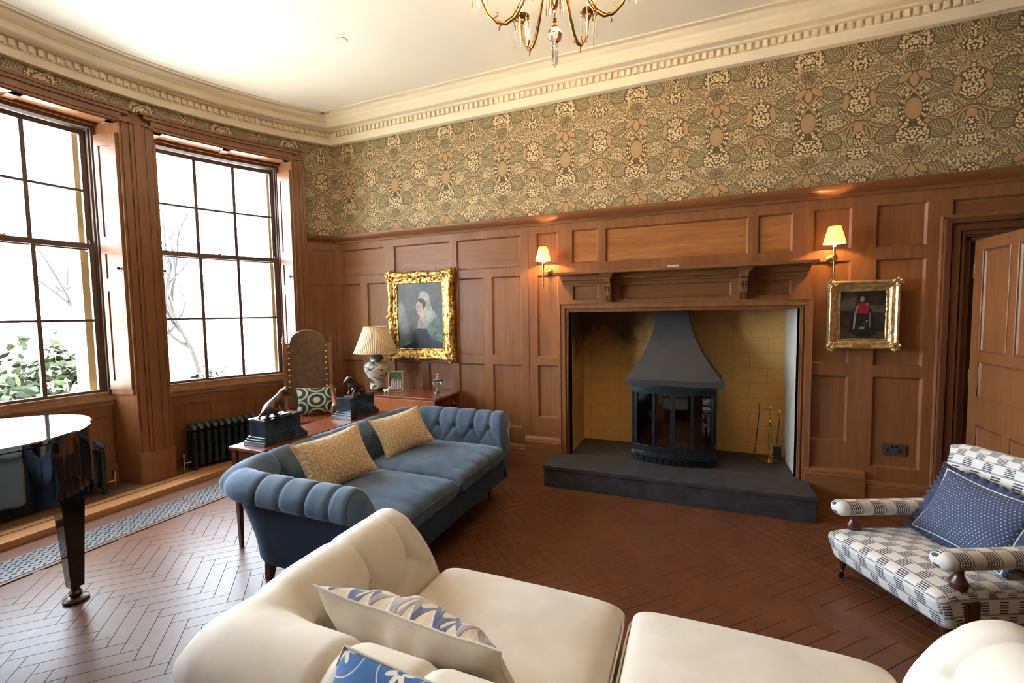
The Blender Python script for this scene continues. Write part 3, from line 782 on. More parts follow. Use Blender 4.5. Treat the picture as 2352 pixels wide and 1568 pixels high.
b = MB(); b.M = A; bowed(b, XS0, XS1, -.04, -.004, .199, .262, 18)
n = 12
for k in range(n):
    a = XS0+.02+(XS1-XS0-.04)*k/n; bowed(b, a, a+.028, -.004, .006, .21, .262, 1)
b.build('base_grille', M_stove, st)
gx = [XS0+.035, XS0+.20, XC, XS1-.20, XS1-.035]
for k in range(2):
    b = MB(); b.M = A; a, m_, c_ = gx[2*k], gx[2*k+1], gx[2*k+2]
    for q in (a, m_, c_):
        w2 = .012 if q != XC else .010; q2 = q+(.010 if (q == XC and k == 1) else -.010 if q == XC else 0); bowed(b, q2-w2, q2+w2, -.01, .010, .355, .855, 1)
    bowed(b, a-.02, c_+.0, -.01, .006, .845, .862); bowed(b, a-.02, c_, -.01, .006, .345, .362)
    o = b.build('door', M_stove, st, bevel=.003)
    b = MB(); b.M = A; bowed(b, a, c_, -.006, -.004, .36, .85, 8); b.build('pane', M_stoveglass, o)
    b = MB(); b.M = A; xs = XS0+.006 if k == 0 else XS1-.006
    for z in (.40, .82): b = MB(); b.M = A; b.tube([(xs, bowf(xs, .012), z-.02), (xs, bowf(xs, .012), z+.02)], .008, 8); b.build('hinge', M_stove, o, smooth=True)
b = MB(); b.M = A; b.tube([(XS1-.075, bowf(XS1-.075, .0), .875), (XS1-.075, bowf(XS1-.075, .03), .875)], .006, 8); b.tube([(XS1-.11, bowf(XS1-.11, .03), .872), (XS1-.04, bowf(XS1-.04, .03), .872)], .007, 8); b.build('damper_handle', M_stove, st, smooth=True)
b = MB(); b.M = A
for k in range(16):
    x = XS0+.08+rnd.random()*(XS1-XS0-.16); y = .07+rnd.random()*.2; b.ball((x, y, .325+rnd.random()*.03), .02+rnd.random()*.03, 5, 1.4, 1, .7)
o = b.build('ash_bed', plain('ash', (.22, .18, .16), .95, .4, 20), st); o['kind'] = 'stuff'
for k in range(4):
    b = MB(); b.M = A; x = XS0+.14+k*.15; b.tube([(x-.09, .12+.03*k, .35), (x+.09, .17-.02*k, .36)], .024, 8); b.build('log', plain('charred_log', (.16, .10, .07), .9, .6, 14), st, smooth=True)
# fire irons
t = thing('fire_iron_stand', 'brass fire iron stand with hanging tongs at the right of the alcove', 'fire irons', (4.655, .40, .199))
t.scale = (.93, .93, .93)
b = MB(); b.lathe([(.075, 0), (.08, .008), (.045, .016), (.026, .03), (.034, .045), (.034, .06), (.016, .075)], n=20); b.build('foot', M_brass, t, smooth=True)
b = MB(); b.tube([(0, 0, .07), (0, 0, .52)], .006, 8); b.lathe([(.004, .36), (.014, .38), (.016, .40), (.006, .42)], n=12); b.lathe([(.004, .50), (.012, .52), (.010, .54), (.003, .56)], n=12); b.build('stem', M_brass, t, smooth=True)
b = MB()
b.tube([(-.085, 0, .50), (-.05, 0, .525), (0, 0, .52), (.05, 0, .525), (.085, 0, .48)], .005, 8); b.build('hook_bar', M_brass, t, smooth=True)
b = MB(); b.tube([(-.05, 0, .35), (.05, .0, .35)], .005, 8); b.build('cross_bar', M_brass, t, smooth=True)
for x, nm, zt in ((-.10, 'poker', .50), (.078, 'shovel', .44)):
    b = MB(); b.lathe([(.003, 0), (.008, .02), (.010, .05), (.007, .075), (.002, .09)], (x, -.005, zt), 10)
    o = b.build(nm, M_brass, t, smooth=True); b = MB()
    if nm == 'poker': b.tube([(x, -.005, zt), (x-.035, -.02, .08)], .005, 8)
    else: b.tube([(x, -.005, zt), (.055, .02, .16)], .004, 8); b.box(.03, .10, .01, .03, .05, .15)
    b.build('rod', M_stove, o, smooth=True)
b = MB()
for sx in (-1, 1): b.tube([(sx*.012, .012, .37), (sx*.028, .012, .33), (sx*.014, .012, .28), (sx*.016, .012, .16), (sx*.006, .012, .11)], .004, 8)
b.build('tongs', M_brass, t, smooth=True)

# ================================================================ grille, radiators
for k, (y0, y1) in enumerate(((-4.45, -3.14), (-3.12, -1.815), (-1.79, -.45))):
    b = MB(); b.box(-.16, .16, -(y1-y0)/2, (y1-y0)/2, -.004, .004)
    o = b.build('floor_grille', M_grille); o.location = (-.07, (y0+y1)/2, .0)
    tag(o, ['cast iron floor grille under the piano, nearest the camera end of the bay', 'long cast iron floor grille running beside the piano leg', 'cast iron floor grille partly hidden beside the blue sofa'][k], 'floor grille', 'floor grilles along the bay step')
b = MB(); b.box(-.255, -.235, -4.5, -.4, -.004, .002); b.box(-.24, .20, -4.5, -4.45, -.004, .001); b.box(-.435, -.232, -4.5, -.10, -.004, .001); b.box(.095, .125, -4.5, -.4, -.004, .0015); b.box(-.24, .21, -.45, -.05, -.004, .001)
for y in (-3.13, -1.803): b.box(-.235, .1, y-.012, y+.012, -.004, .002)
tag(b.build('trim_6', wood('floor_border', (.13, .06, .04), (.20, .10, .065), 'y', .36, .1)), kind='structure')
def radiator(name, t0, t1, label, ve=None):
    p0 = bw((t0+t1)/2, 0, 0); t = thing(name, label, 'radiator', (p0.x, p0.y, .055)); A = Matrix.Translation((-p0.x, -p0.y, -.055))
    n = int(round((t1-t0)/.92)); d0, d1 = -.02, .16
    for i in range(n):
        b = MB(); b.M = A; th = t0+(t1-t0)*(i+.5)/n
        for dd in (d0, (d0+d1)/2, d1):
            b.tube([bw(th, dd, .13), bw(th, dd, .44)], .021, 8)
        b.tube([bw(th, d0, .12), bw(th, d1, .12)], .025, 8); b.tube([bw(th, d0-.02, .465), bw(th, d0, .483), bw(th, (d0+d1)/2, .495), bw(th, d1, .483), bw(th, d1+.02, .465)], [.012, .026, .028, .026, .012], 8)
        if i in (0, n-1):
            for dd in (d0, d1): b.tube([bw(th, dd, .055), bw(th, dd, .12)], [.02, .014], 8)
        b.build('section', M_iron, t, smooth=True)
    b = MB(); b.M = A; e = t0-.9 if ve is None else ve; t0 = t0 if ve is None else t1
    b.tube([bw(t0, .02, .14), bw(e, .02, .14)], .010, 8); b.tube([bw(e, .02, .055), bw(e, .02, .20)], .009, 8); b.tube([bw(e, .02, .20), bw(e, .02, .235)], .017, 10)
    b.build('valve', M_brass, t, smooth=True)
    return t
radiator('radiator', 16.3, 30.0, 'black column radiator under the window next to the tall carved chair')
radiator('radiator', -6.2, 6.6, 'black column radiator behind the piano tail, under the left window', 7.5)
bpy.data.objects['radiator.001'].scale = (1, 1, 1)

# ================================================================ SOFAS
def sofa(name, label, loc, rz, W2, DEP, prof, p_btn, tb, mats, seat, leg_h, base_o, soft=1., bulge=.016, cush_mat=None, rc=.16, btn_r=.010, leg='turned', drop=.12, slant=.05, sq=.5):
    """W2: half inner width, DEP: inner depth. prof: (o,z) from inner bottom over the roll to outer bottom"""
    t = thing(name, label, 'sofa', loc, rz)
    M_in, M_out = mats
    # path (centre line = inner seat line): left arm front -> back -> right arm front
    segs = []; 
    def path(s):
        L1 = DEP-rc; La = rc*PI/2; L2 = 2*(W2-rc)
        if s < L1: return Vector((-W2, s, 0)), Vector((-1, 0, 0))
        s -= L1
        if s < La:
            a = s/rc; k_ = (1/max(math.cos(a), math.sin(a)))**sq; return Vector((-W2+rc-rc*math.cos(a), DEP-rc+rc*math.sin(a), 0)), Vector((-math.cos(a), math.sin(a), 0))*k_
        s -= La
        if s < L2: return Vector((-W2+rc+s, DEP, 0)), Vector((0, 1, 0))
        s -= L2
        if s < La:
            a = s/rc; k_ = (1/max(math.cos(a), math.sin(a)))**sq; return Vector((W2-rc+rc*math.sin(a), DEP-rc+rc*math.cos(a), 0)), Vector((math.sin(a), math.cos(a), 0))*k_
        s -= La
        return Vector((W2, DEP-rc-s, 0)), Vector((1, 0, 0))
    LT = 2*(DEP-rc)+rc*PI+2*(W2-rc)
    # resample profile with Catmull-Rom
    P_ = [Vector((o, z)) for o, z in prof]; Q = []
    for i in range(len(P_)-1):
        a, b_, c_, d = P_[max(i-1, 0)], P_[i], P_[i+1], P_[min(i+2, len(P_)-1)]
        for k in range(6):
            u = k/6; Q.append(.5*((2*b_)+(c_-a)*u+(2*a-5*b_+4*c_-d)*u*u+(3*b_-a-3*c_+d)*u**3))
    Q.append(P_[-1])
    arc = [0]
    for i in range(1, len(Q)): arc.append(arc[-1]+(Q[i]-Q[i-1]).length)
    nrm = []
    for i in range(len(Q)):
        d = (Q[min(i+1, len(Q)-1)]-Q[max(i-1, 0)]).normalized(); nrm.append(Vector((-d.y, d.x)))  # outward of the shell for inner->over->outer
    nb = max(1, int(round((LT-.12)/p_btn))); pb = (LT-.10)/nb; btn = [.05+pb*(k+.5) for k in range(nb)]
    tb_arc = min(range(len(Q)), key=lambda i: abs(Q[i].y-tb)+(10 if i > len(Q)*.45 else 0)); TA = arc[tb_arc]
    ie = next(i for i in range(len(Q)) if Q[i].y < prof[seat['roll_end']][1]+1e-4 and i > 6*seat['roll_end']-3); TE = arc[ie]
    def disp(s, ta):
        if ta > TE+.01: return 0
        d = 9
        for bs in btn:
            if abs(s-bs) > pb: continue
            if ta >= TA: d = min(d, abs(s-bs))
            for sg in (-1, 1):
                # diagonal pleat down to the seat
                ex, ey = sg*pb/2, -drop; px, py = s-bs, ta-TA
                u = max(0, min(1, (px*ex+py*ey)/(ex*ex+ey*ey))); d = min(d, math.hypot(px-u*ex, py-u*ey)*1.05)
        wd = .034*soft
        k = bulge*min(1, d/wd)**.55
        fade = 1
        if ta > TE-.05: fade = max(.15, (TE+.01-ta)/.06)
        dm = 0
        for bs in btn:
            r2 = ((s-bs)**2+(ta-TA)**2)/(.022*soft)**2
            if r2 < 9: dm += math.exp(-r2)
        return k*fade-.004*math.exp(-(d/.007)**2)*fade-.026*soft*dm
    SL = lambda z: slant*max(0, min(1, (z-.40)/.3))
    NS = int(LT/.0095); b = MB(); NQ = len(Q)
    def fn(u, v):
        s = u*LT; i = min(NQ-1, int(round(v*(NQ-1)))); c_, n2 = path(s); q = Q[i]; dd = disp(s, arc[i])
        e = min(s, LT-s); rnd_ = 0
        if e < .03: rnd_ = .012*(1-e/.03)**2
        o = q.x+nrm[i].x*(dd-rnd_); z = q.y+nrm[i].y*(dd-rnd_)
        return c_+n2*o+Vector((0, SL(z)*max(0, 1-e/.3)**1.5, z))
    isplit = ie+1
    b.grid(lambda u, v: fn(u, v*isplit/(NQ-1)), NS, isplit)
    # end faces of the arms
    for s_, flip in ((0., False), (LT, True)):
        c_, n2 = path(s_); loop = [c_+n2*q.x+Vector((0, 0, q.y)) for q in Q]
        cen = c_+n2*.10+Vector((0, -.006+slant*.8, prof[seat['top']][1]-.085)); y_out = Vector((0, -.018, 0))
        ctr = sum(loop, Vector())/len(loop)
        top = [c_+n2*q.x+Vector((0, SL(q.y), q.y)) for q in Q[:]]
        inner = [p+(cen-p)*.18+y_out for p in top]
        for i in range(len(top)-1): b.poly([top[i], top[i+1], inner[i+1], inner[i]])
        ic = b.vert(cen+y_out*1.0)
        for i in range(len(inner)-1):
            a_, c2 = b.vert(inner[i]), b.vert(inner[i+1]); b.face((a_, c2, ic))
        a_, c2 = b.vert(inner[-1]), b.vert(inner[0]); b.face((a_, c2, ic))
        b.poly([top[-1], top[0], inner[0], inner[-1]])
    b.build('rolled_back_and_arms', M_in, t, smooth=60, weld=True)
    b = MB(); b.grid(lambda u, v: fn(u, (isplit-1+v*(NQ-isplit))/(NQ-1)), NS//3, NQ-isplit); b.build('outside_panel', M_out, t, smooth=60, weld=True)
    # buttons
    for bs in btn:
        c_, n2 = path(bs); q = Q[tb_arc]; pos = c_+n2*(q.x+nrm[tb_arc].x*(-.012*soft))+Vector((0, 0, q.y+nrm[tb_arc].y*(-.012*soft)))
        bb = MB(); bb.ball(pos, btn_r, 6); bb.build('button', M_in, t, smooth=True)
    # base
    b = MB(); zl = leg_h
    b.box(-W2-.03, W2+.03, .008, DEP+.0, zl+.002, seat['z0']+.01); b.build('seat_base', M_out, t, bevel=.012)
    # seat cushions
    g = .004; zt, zb = seat['z1'], seat['z0']; n_ = 2; cw = 2*W2/n_
    for k in range(n_):
        cx = -W2+cw*(k+.5); b = MB(); hw = cw/2-g; y0, y1 = -.03, DEP-.05; yc = (y0+y1)/2; hd = (y1-y0)/2; hh = (zt-zb)/2; zc = (zt+zb)/2
        def cf(u, v, sgn):
            uu = 2*u-1; vv = 2*v-1; uu = math.sin(uu*PI/2)*.5+uu*.5 if False else uu
            # concentrate samples near the border
            uu = math.copysign(1-(1-abs(uu))**1.5, uu); vv = math.copysign(1-(1-abs(vv))**1.5, vv)
            e = ((1-abs(uu)**9)*(1-abs(vv)**9)); e = max(e, 0)**.36
            crown = .030*(1-uu*uu)*(1-vv*vv)
            wr = 0
            if soft < 1.01 and vv < -.3:
                wr = .006*math.sin(uu*23+math.sin(uu*7)*2)*max(0, (-vv-.3)/.7)**2*(1-abs(uu)**4)
            x = cx+hw*uu*(1-.03*(1-e)); y = yc+hd*vv*(1-.02*(1-e))
            z = zc+sgn*(hh*e)+(crown*sgn if sgn > 0 else 0)+wr+.004*noise.noise(Vector((x*6, y*6, sgn)))
            return (x, y, z)
        for sgn in (1, -1): b.grid(lambda u, v: cf(u, v, sgn), 44, 44)
        o = b.build('seat_cushion', cush_mat or M_in, t, smooth=75, weld=True)
        b = MB(); pp = []
        for q in range(60):
            a = 2*PI*q/60; ca, sa = math.cos(a), math.sin(a); r_ = (abs(ca)**9+abs(sa)**9)**(-1/9)
            pp.append((cx+hw*1.0*ca*r_*.988, yc+hd*sa*r_*.992, zt-.045))
        b.tube(pp, .0035, 6, closed=True); b.build('welt', cush_mat or M_in, o, smooth=True)
    # legs
    ins = .105
    for sx, sy in ((-1, 0), (1, 0), (-1, 1), (1, 1)):
        b = MB(); x = sx*(W2+base_o-ins); y = (ins+.02 if sy == 0 else DEP+base_o-ins)
        if sy == 0: b.lathe([(.012, 0), (.016, .02), (.012, .035), (.015, .06), (.022, .09), (.028, .115), (.020, .125), (.030, .14), (.034, leg_h+.01)], (x, y, 0), 16)
        else:
            oy = .035; b.hexa([(x-.018, y+oy-.018, 0), (x+.018, y+oy-.018, 0), (x+.018, y+oy+.018, 0), (x-.018, y+oy+.018, 0)], [(x-.03, y-.03, leg_h+.005), (x+.03, y-.03, leg_h+.005), (x+.03, y+.03, leg_h+.005), (x-.03, y+.03, leg_h+.005)])
        b.build('leg', M_mahog_d, t, smooth=True)
    return t
prof_blue = [(.0, .30), (.0, .40), (.008, .50), (.022, .58), (.045, .645), (.085, .700), (.130, .722), (.178, .705), (.212, .660), (.215, .610), (.190, .575), (.158, .558), (.140, .50), (.112, .40), (.085, .28), (.070, .168)]
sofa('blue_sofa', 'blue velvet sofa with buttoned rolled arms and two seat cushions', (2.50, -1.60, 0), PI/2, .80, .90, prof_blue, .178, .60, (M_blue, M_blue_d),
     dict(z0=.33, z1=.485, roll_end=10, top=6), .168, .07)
prof_cream = [(.0, .30), (.0, .42), (.010, .52), (.030, .60), (.058, .67), (.105, .728), (.170, .750), (.232, .728), (.280, .675), (.282, .615), (.245, .58), (.195, .565), (.150, .50), (.115, .40), (.085, .28), (.070, .168)]
sofa('cream_sofa', 'cream buttoned sofa with rolled arms seen from behind in the foreground', (3.785, -2.575, 0), PI, .825, .685, prof_cream, .245, .615, (M_cream, M_cream),
     dict(z0=.33, z1=.495, roll_end=10, top=6), .168, .07, soft=1.15, bulge=.015, drop=.10, slant=.12, rc=.06, sq=1.)

# ================================================================ loose cushions
def pillow(name, w_, h_, th, mat, label, cat, M, group=None, p=2.2, e=.55, pinch=.10, piping=None, sag=0., n=30, crease=.0, back=None):
    """stands in local x (width) / y (height), thickness along local z; M places it"""
    t = thing(name, label, cat, (0, 0, 0), 0, group); t.matrix_world = M
    b = MB()
    def f(u, v, s):
        a, c_ = 2*u-1, 2*v-1
        a = math.copysign(1-(1-abs(a))**1.3, a); c_ = math.copysign(1-(1-abs(c_))**1.3, c_)
        k = max(0, (1-abs(a)**p)*(1-abs(c_)**p))**e
        x = a*w_/2*(1-pinch*(1-c_*c_)); y = c_*h_/2*(1-pinch*(1-a*a))
        cr = crease*noise.noise(Vector((x*16, y*3, 3.1*s)))*(k**.3)
        return (x, y+h_/2-sag*(1-a*a)*(c_ > 0)*c_, s*(th/2*k)+cr+.004*noise.noise(Vector((x*8, y*8, s))))
    uvf = lambda u, v: ((math.copysign(1-(1-abs(2*u-1))**1.3, 2*u-1))*w_/2, (math.copysign(1-(1-abs(2*v-1))**1.3, 2*v-1))*h_/2)
    b.grid(lambda u, v: f(u, v, 1), n, n, uvf=uvf)
    b.cur = 1
    b.grid(lambda u, v: f(u, v, -1), n, n, uvf=uvf)
    b.build('cover', [mat, back or mat], t, smooth=70, weld=True)
    pp = []
    for i in range(80):
        q = i/80*4; sd = int(q); fr = q-sd
        u, v = ((fr, 0), (1, fr), (1-fr, 1), (0, 1-fr))[sd]; pp.append(f(u, v, 0))
    if piping:
        b = MB(); b.tube(pp, piping[0], 6, closed=True); b.build('piping', piping[1], t, smooth=True)
    return t, pp
def place(origin, xdir, up):
    """matrix whose x axis = xdir, y axis ~ up, z = normal"""
    x = Vector(xdir).normalized(); y = Vector(up); y = (y-y.dot(x)*x).normalized(); z = x.cross(y)
    m_ = Matrix.Identity(4)
    for i in range(3): m_[i][0], m_[i][1], m_[i][2] = x[i], y[i], z[i]
    m_.translation = Vector(origin); return m_
pillow('gold_cushion', .52, .36, .15, M_goldc, 'gold damask cushion on the blue sofa, the one nearer the camera', 'cushion', place((1.90, -2.00, .500), (.16, 1, .06), (-.50, .05, .87)), 'gold damask cushions on the blue sofa', piping=(.004, M_goldc))
pillow('gold_cushion', .48, .34, .15, M_goldc, 'gold damask cushion on the blue sofa, the one nearer the fireplace wall', 'cushion', place((1.88, -1.25, .505), (.34, 1, .10), (-.55, .10, .82)), 'gold damask cushions on the blue sofa', piping=(.004, M_goldc))
pillow('embroidered_cushion', .64, .34, .20, M_embroid, 'cream cushion with blue and grey trellis embroidery on the cream sofa', 'cushion', place((3.265, -3.11, .49), (-1, .05, .01), (.04, -.52, .85)), crease=.022, piping=(.003, M_cream), e=.6, back=M_creamb)
pillow('flowered_cushion', .46, .40, .12, M_flower, 'bright blue cushion with cream flowers hanging over the back of the cream sofa', 'cushion', place((3.43, -3.72, .495), (-1, .02, .02), (-.02, .30, .30)), piping=(.004, M_flower), pinch=.03)
pillow('patterned_cushion', .42, .30, .12, M_ikat, 'teal and cream ogee patterned cushion on the tall carved chair', 'cushion', place((.10, -.50, .512), (.70, .66, 0), (-.2, .18, .95)), piping=(.004, M_ikat))

# ================================================================ ARMCHAIR
b_ = Vector((.88, .475, 0)).normalized(); w_v = Vector((b_.y, -b_.x, 0))   # back, and across from the far to the near arm
rzc = math.atan2(w_v.y, w_v.x)     # local x = across (far -> near), local y = backwards
ac = thing('armchair', 'low armchair in blue and white woven check with turned wooden posts', 'armchair', (4.745, -1.13, 0), rzc)
def gridbox(b, x0, x1, y0, y1, z0, z1, r=.04, crown=.02, n=28, warp=None):
    """rounded upholstered block with metre UVs, built as six blended faces of a superellipsoid"""
    cx, cy, cz = (x0+x1)/2, (y0+y1)/2, (z0+z1)/2; hx, hy, hz = (x1-x0)/2, (y1-y0)/2, (z1-z0)/2
    def pt(v):
        q = Vector((v[0]*hx, v[1]*hy, v[2]*hz)); c = Vector((max(-hx+r, min(hx-r, q.x)), max(-hy+r, min(hy-r, q.y)), max(-hz+r, min(hz-r, q.z)))); d = q-c
        if d.length > 1e-6: q = c+d.normalized()*min(r, max(abs(d.x), abs(d.y), abs(d.z), 1e-6)*1.0 if False else r)
        q.z += crown*(1-v[0]**2)*(1-v[1]**2)*(1 if v[2] > 0 else 0)
        p = Vector((cx+q.x, cy+q.y, cz+q.z))
        return warp(p) if warp else p
    for ax, sg in ((0, -1), (0, 1), (1, -1), (1, 1), (2, -1), (2, 1)):
        def fn(u, v):
            a = math.copysign(1-(1-abs(2*u-1))**1.6, 2*u-1); c = math.copysign(1-(1-abs(2*v-1))**1.6, 2*v-1)
            q = [0, 0, 0]; q[ax] = sg; q[(ax+1) % 3] = a*sg; q[(ax+2) % 3] = c; return pt(q)
        def uvf(u, v):
            a = math.copysign(1-(1-abs(2*u-1))**1.6, 2*u-1)*sg; c = math.copysign(1-(1-abs(2*v-1))**1.6, 2*v-1)
            if ax == 2: return (a*hx, c*hy+.013)
            if ax == 0: return (a*hy, c*hz+.02)
            return (c*hx, a*hz-hy*sg*-1)
        b.grid(fn, n, n, uvf=uvf)
CW = .66
b = MB()
def seatwarp(p):
    q = p.copy()
    if q.y < .18: q.z -= .02*((.18-q.y)/.18)**2; q.y += 0
    lowf = max(0, (.27-q.z)/.13)
    if q.y < .3: q.y += .05*lowf*(1-q.y/.3 if q.y > 0 else 1)
    q.z -= .05*max(0, q.y/.75)
    return q
gridbox(b, 0, CW, -.02, .72, .125, .300, .045, .03, 30, seatwarp)
b.build('seat', M_check, ac, smooth=60, weld=True)
b = MB(); pts = [(x, y, z) for x, y, z in ((.01, .04, .16), (.012, -.012, .20), (.012, .0, .275))]
# back
b = MB(); NBK = 26
def bk(u, v):
    # v: 0 bottom front .. over top .. bottom rear
    prof = [(.60, .28), (.62, .36), (.655, .48), (.70, .60), (.735, .70), (.76, .755), (.80, .785), (.85, .775), (.875, .72), (.86, .62), (.82, .46), (.78, .30), (.75, .20)]
    k = v*(len(prof)-1); i = min(int(k), len(prof)-2); f = k-i; p0, p1, p2, p3 = prof[max(i-1, 0)], prof[i], prof[i+1], prof[min(i+2, len(prof)-1)]
    cr = lambda q: .5*(2*p1[q]+(p2[q]-p0[q])*f+(2*p0[q]-5*p1[q]+4*p2[q]-p3[q])*f*f+(3*p1[q]-p0[q]-3*p2[q]+p3[q])*f**3)
    e = 1-abs(2*u-1)**10
    y, z = cr(0), cr(1); yc = .72+.12*(z-.3)
    y = yc+(y-yc)*max(.0, e)**.4; z = z-.02*(1-e)*(z > .6)
    x = .03+(CW-.06)*u
    return (x, y, z)
b.grid(bk, 40, 48, uvf=lambda u, v: (u*.62, v*1.18))
b.build('back', M_check, ac, smooth=60, weld=True)
for k, x in enumerate((.045, CW-.045)):
    b = MB()
    def arm(u, v, x=x):
        a = 2*PI*v; s = u; yy = .005+.66*s; r1 = .046; r2 = .052
        e = 1.
        if s < .07: e = math.sqrt(max(0, 1-((.07-s)/.07)**2))
        if s > .95: e = math.sqrt(max(0, 1-((s-.95)/.05)**2))
        return (x+math.cos(a)*r2*e, yy, .432-.030*s+math.sin(a)*r1*e+.0*s)
    b.grid(arm, 40, 20, cv=False, uvf=lambda u, v: (v*.25, u*.66+.01))
    o = b.build('arm', M_check, ac, smooth=60, weld=True)
    b = MB(); b.lathe([(.026, .0), (.030, .015), (.024, .03), (.034, .05), (.038, .075), (.026, .095), (.018, .115), (.020, .15), (.028, .165), (.02, .175)], (x, .135, .245), 18); b.build('arm_post', M_mahog_d, ac, smooth=True)
    b = MB(); b.box(x-.035+(.02 if k else -.02), x+.035+(.02 if k else -.02), .12, .19, .13, .25); b.build('post_block', M_mahog_d, ac, bevel=.003)
for x in (.045, CW-.045):
    for y, hh in ((.075, .15), (.62, .13)):
        b = MB(); b.lathe([(.010, .055), (.014, .07), (.020, .09), (.026, .11), (.018, .12), (.028, .135), (.03, .16)], (x, y, 0), 16)
        o = b.build('leg', M_mahog_d, ac, smooth=True)
        b = MB(); b.ball((x-.0, y-.012, .021), .021, 8, .5, 1, 1); b.tube([(x, y, .058), (x, y-.01, .03)], .008, 8); b.build('castor', M_bronze, o, smooth=True)
# navy frilled cushion on the armchair
def ch(x, y, z): return Vector((4.745, -1.13, 0))+w_v*x+b_*y+Vector((0, 0, z))
t, pp = pillow('navy_cushion', .44, .38, .15, M_dots, 'navy cushion with white dots, white piping and a frill on the check armchair', 'cushion', place(ch(.33, .45, .31), w_v*1.0+Vector((0, 0, -.10)), b_*.42+Vector((0, 0, .8))+w_v*.1), piping=(.0045, M_piping))
b = MB(); n_ = len(pp); NN = n_*4
def frl(u, v):
    k = u*n_; i = int(k) % n_; f = k-int(k); p = Vector(pp[i]).lerp(Vector(pp[(i+1) % n_]), f); c_ = Vector((0, .19, 0)); d = (p-c_); d.z = 0; d.normalize()
    return p+d*(.042*v*(1+.12*math.sin(u*NN*1.3)))+Vector((0, 0, .011*v*math.sin(u*2*PI*58)))+d*0
b.grid(frl, NN, 4, cu=False); o = b.build('frill', M_navy, t, smooth=True)
md = o.modifiers.new('s', 'SOLIDIFY'); md.thickness = .002

# ================================================================ PIANO
pn = thing('grand_piano', 'black lacquered grand piano, its rounded tail standing by the left window', 'piano', (.55, -2.70, 0))
def pf(pts, n=8):
    out = []
    N_ = len(pts)
    for i in range(N_):
        a, b2, c_, d = [Vector(pts[(i+k) % N_]) for k in (-1, 0, 1, 2)]
        for k in range(n):
            u = k/n; out.append(.5*((2*b2)+(c_-a)*u+(2*a-5*b2+4*c_-d)*u*u+(3*b2-a-3*c_+d)*u**3))
    return out
# outline in world xy measured at the lid: tail end at top
ol = [(.081, -2.941), (.143, -2.86), (.225, -2.78), (.313, -2.728), (.40, -2.705), (.469, -2.701), (.56, -2.715), (.651, -2.749), (.745, -2.80), (.831, -2.863), (.905, -2.93), (.958, -3.007), (.995, -3.08), (1.014, -3.16), (1.012, -3.26), (1.02, -3.38), (1.10, -3.55), (1.25, -3.72), (1.38, -3.90), (1.42, -4.10), (1.42, -4.45), (1.38, -4.50), (.03, -4.50), (-.01, -4.45), (-.01, -4.0), (-.01, -3.6), (-.01, -3.25), (.02, -3.06)]
olp = [Vector((x-.55, y+2.70)) for x, y in ol]
def loopmesh(b, pts, z0, z1, inset0=0., inset1=0.):
    c_ = sum(pts, Vector((0, 0)))/len(pts)
    f = lambda p, k: Vector((p.x-(p-c_).normalized().x*k, p.y-(p-c_).normalized().y*k))
    lo = [b.vert((*f(p, inset0), z0)) for p in pts]; hi = [b.vert((*f(p, inset1), z1)) for p in pts]
    for i in range(len(pts)): b.face((lo[(i+1) % len(pts)], lo[i], hi[i], hi[(i+1) % len(pts)]))
    return lo, hi
P2 = pf(olp, 5)
b = MB(); lo, hi = loopmesh(b, P2, .662, .972, .010, .010); b.face(lo); b.face(hi[::-1]); b.build('rim', M_black, pn, smooth=30)
b = MB()
l1, h1 = loopmesh(b, P2, .974, .980, .008, .0); l2, h2 = loopmesh(b, P2, .980, .996, .0, .0); l3, h3 = loopmesh(b, P2, .996, 1.003, .0, .008); b.face(l1); b.face(h3[::-1])
b.build('lid', M_black, pn, smooth=35, weld=True)
b = MB()
for k, (lx, ly) in enumerate(((.745-.55, -2.925+2.70), (.12-.55+.0, -4.30+2.70), (1.30-.55, -4.30+2.70))):
    b = MB(); q = .052; s_ = .030
    b.hexa([(lx-s_, ly-s_, .085), (lx+s_, ly-s_, .085), (lx+s_, ly+s_, .085), (lx-s_, ly+s_, .085)], [(lx-q, ly-q, .60), (lx+q, ly-q, .60), (lx+q, ly+q, .60), (lx-q, ly+q, .60)])
    b.box(lx-q-.012, lx+q+.012, ly-q-.012, ly+q+.012, .60, .664)
    o = b.build('leg', M_black, pn, bevel=.003)
    b = MB(); b.lathe([(.026, .03), (.030, .05), (.020, .062), (.024, .085)], (lx, ly, 0), 16); b.lathe([(.05, 0), (.058, .006), (.058, .016), (.05, .022), (.03, .03)], (lx, ly, 0), 24); b.build('caster_cup', M_bronze, o, smooth=True)
# keyboard end (outside the picture)
b = MB(); b.box(.05-.55, 1.36-.55, -4.64+2.70, -4.49+2.70, .60, .72); b.build('keybed', M_black, pn, bevel=.004)

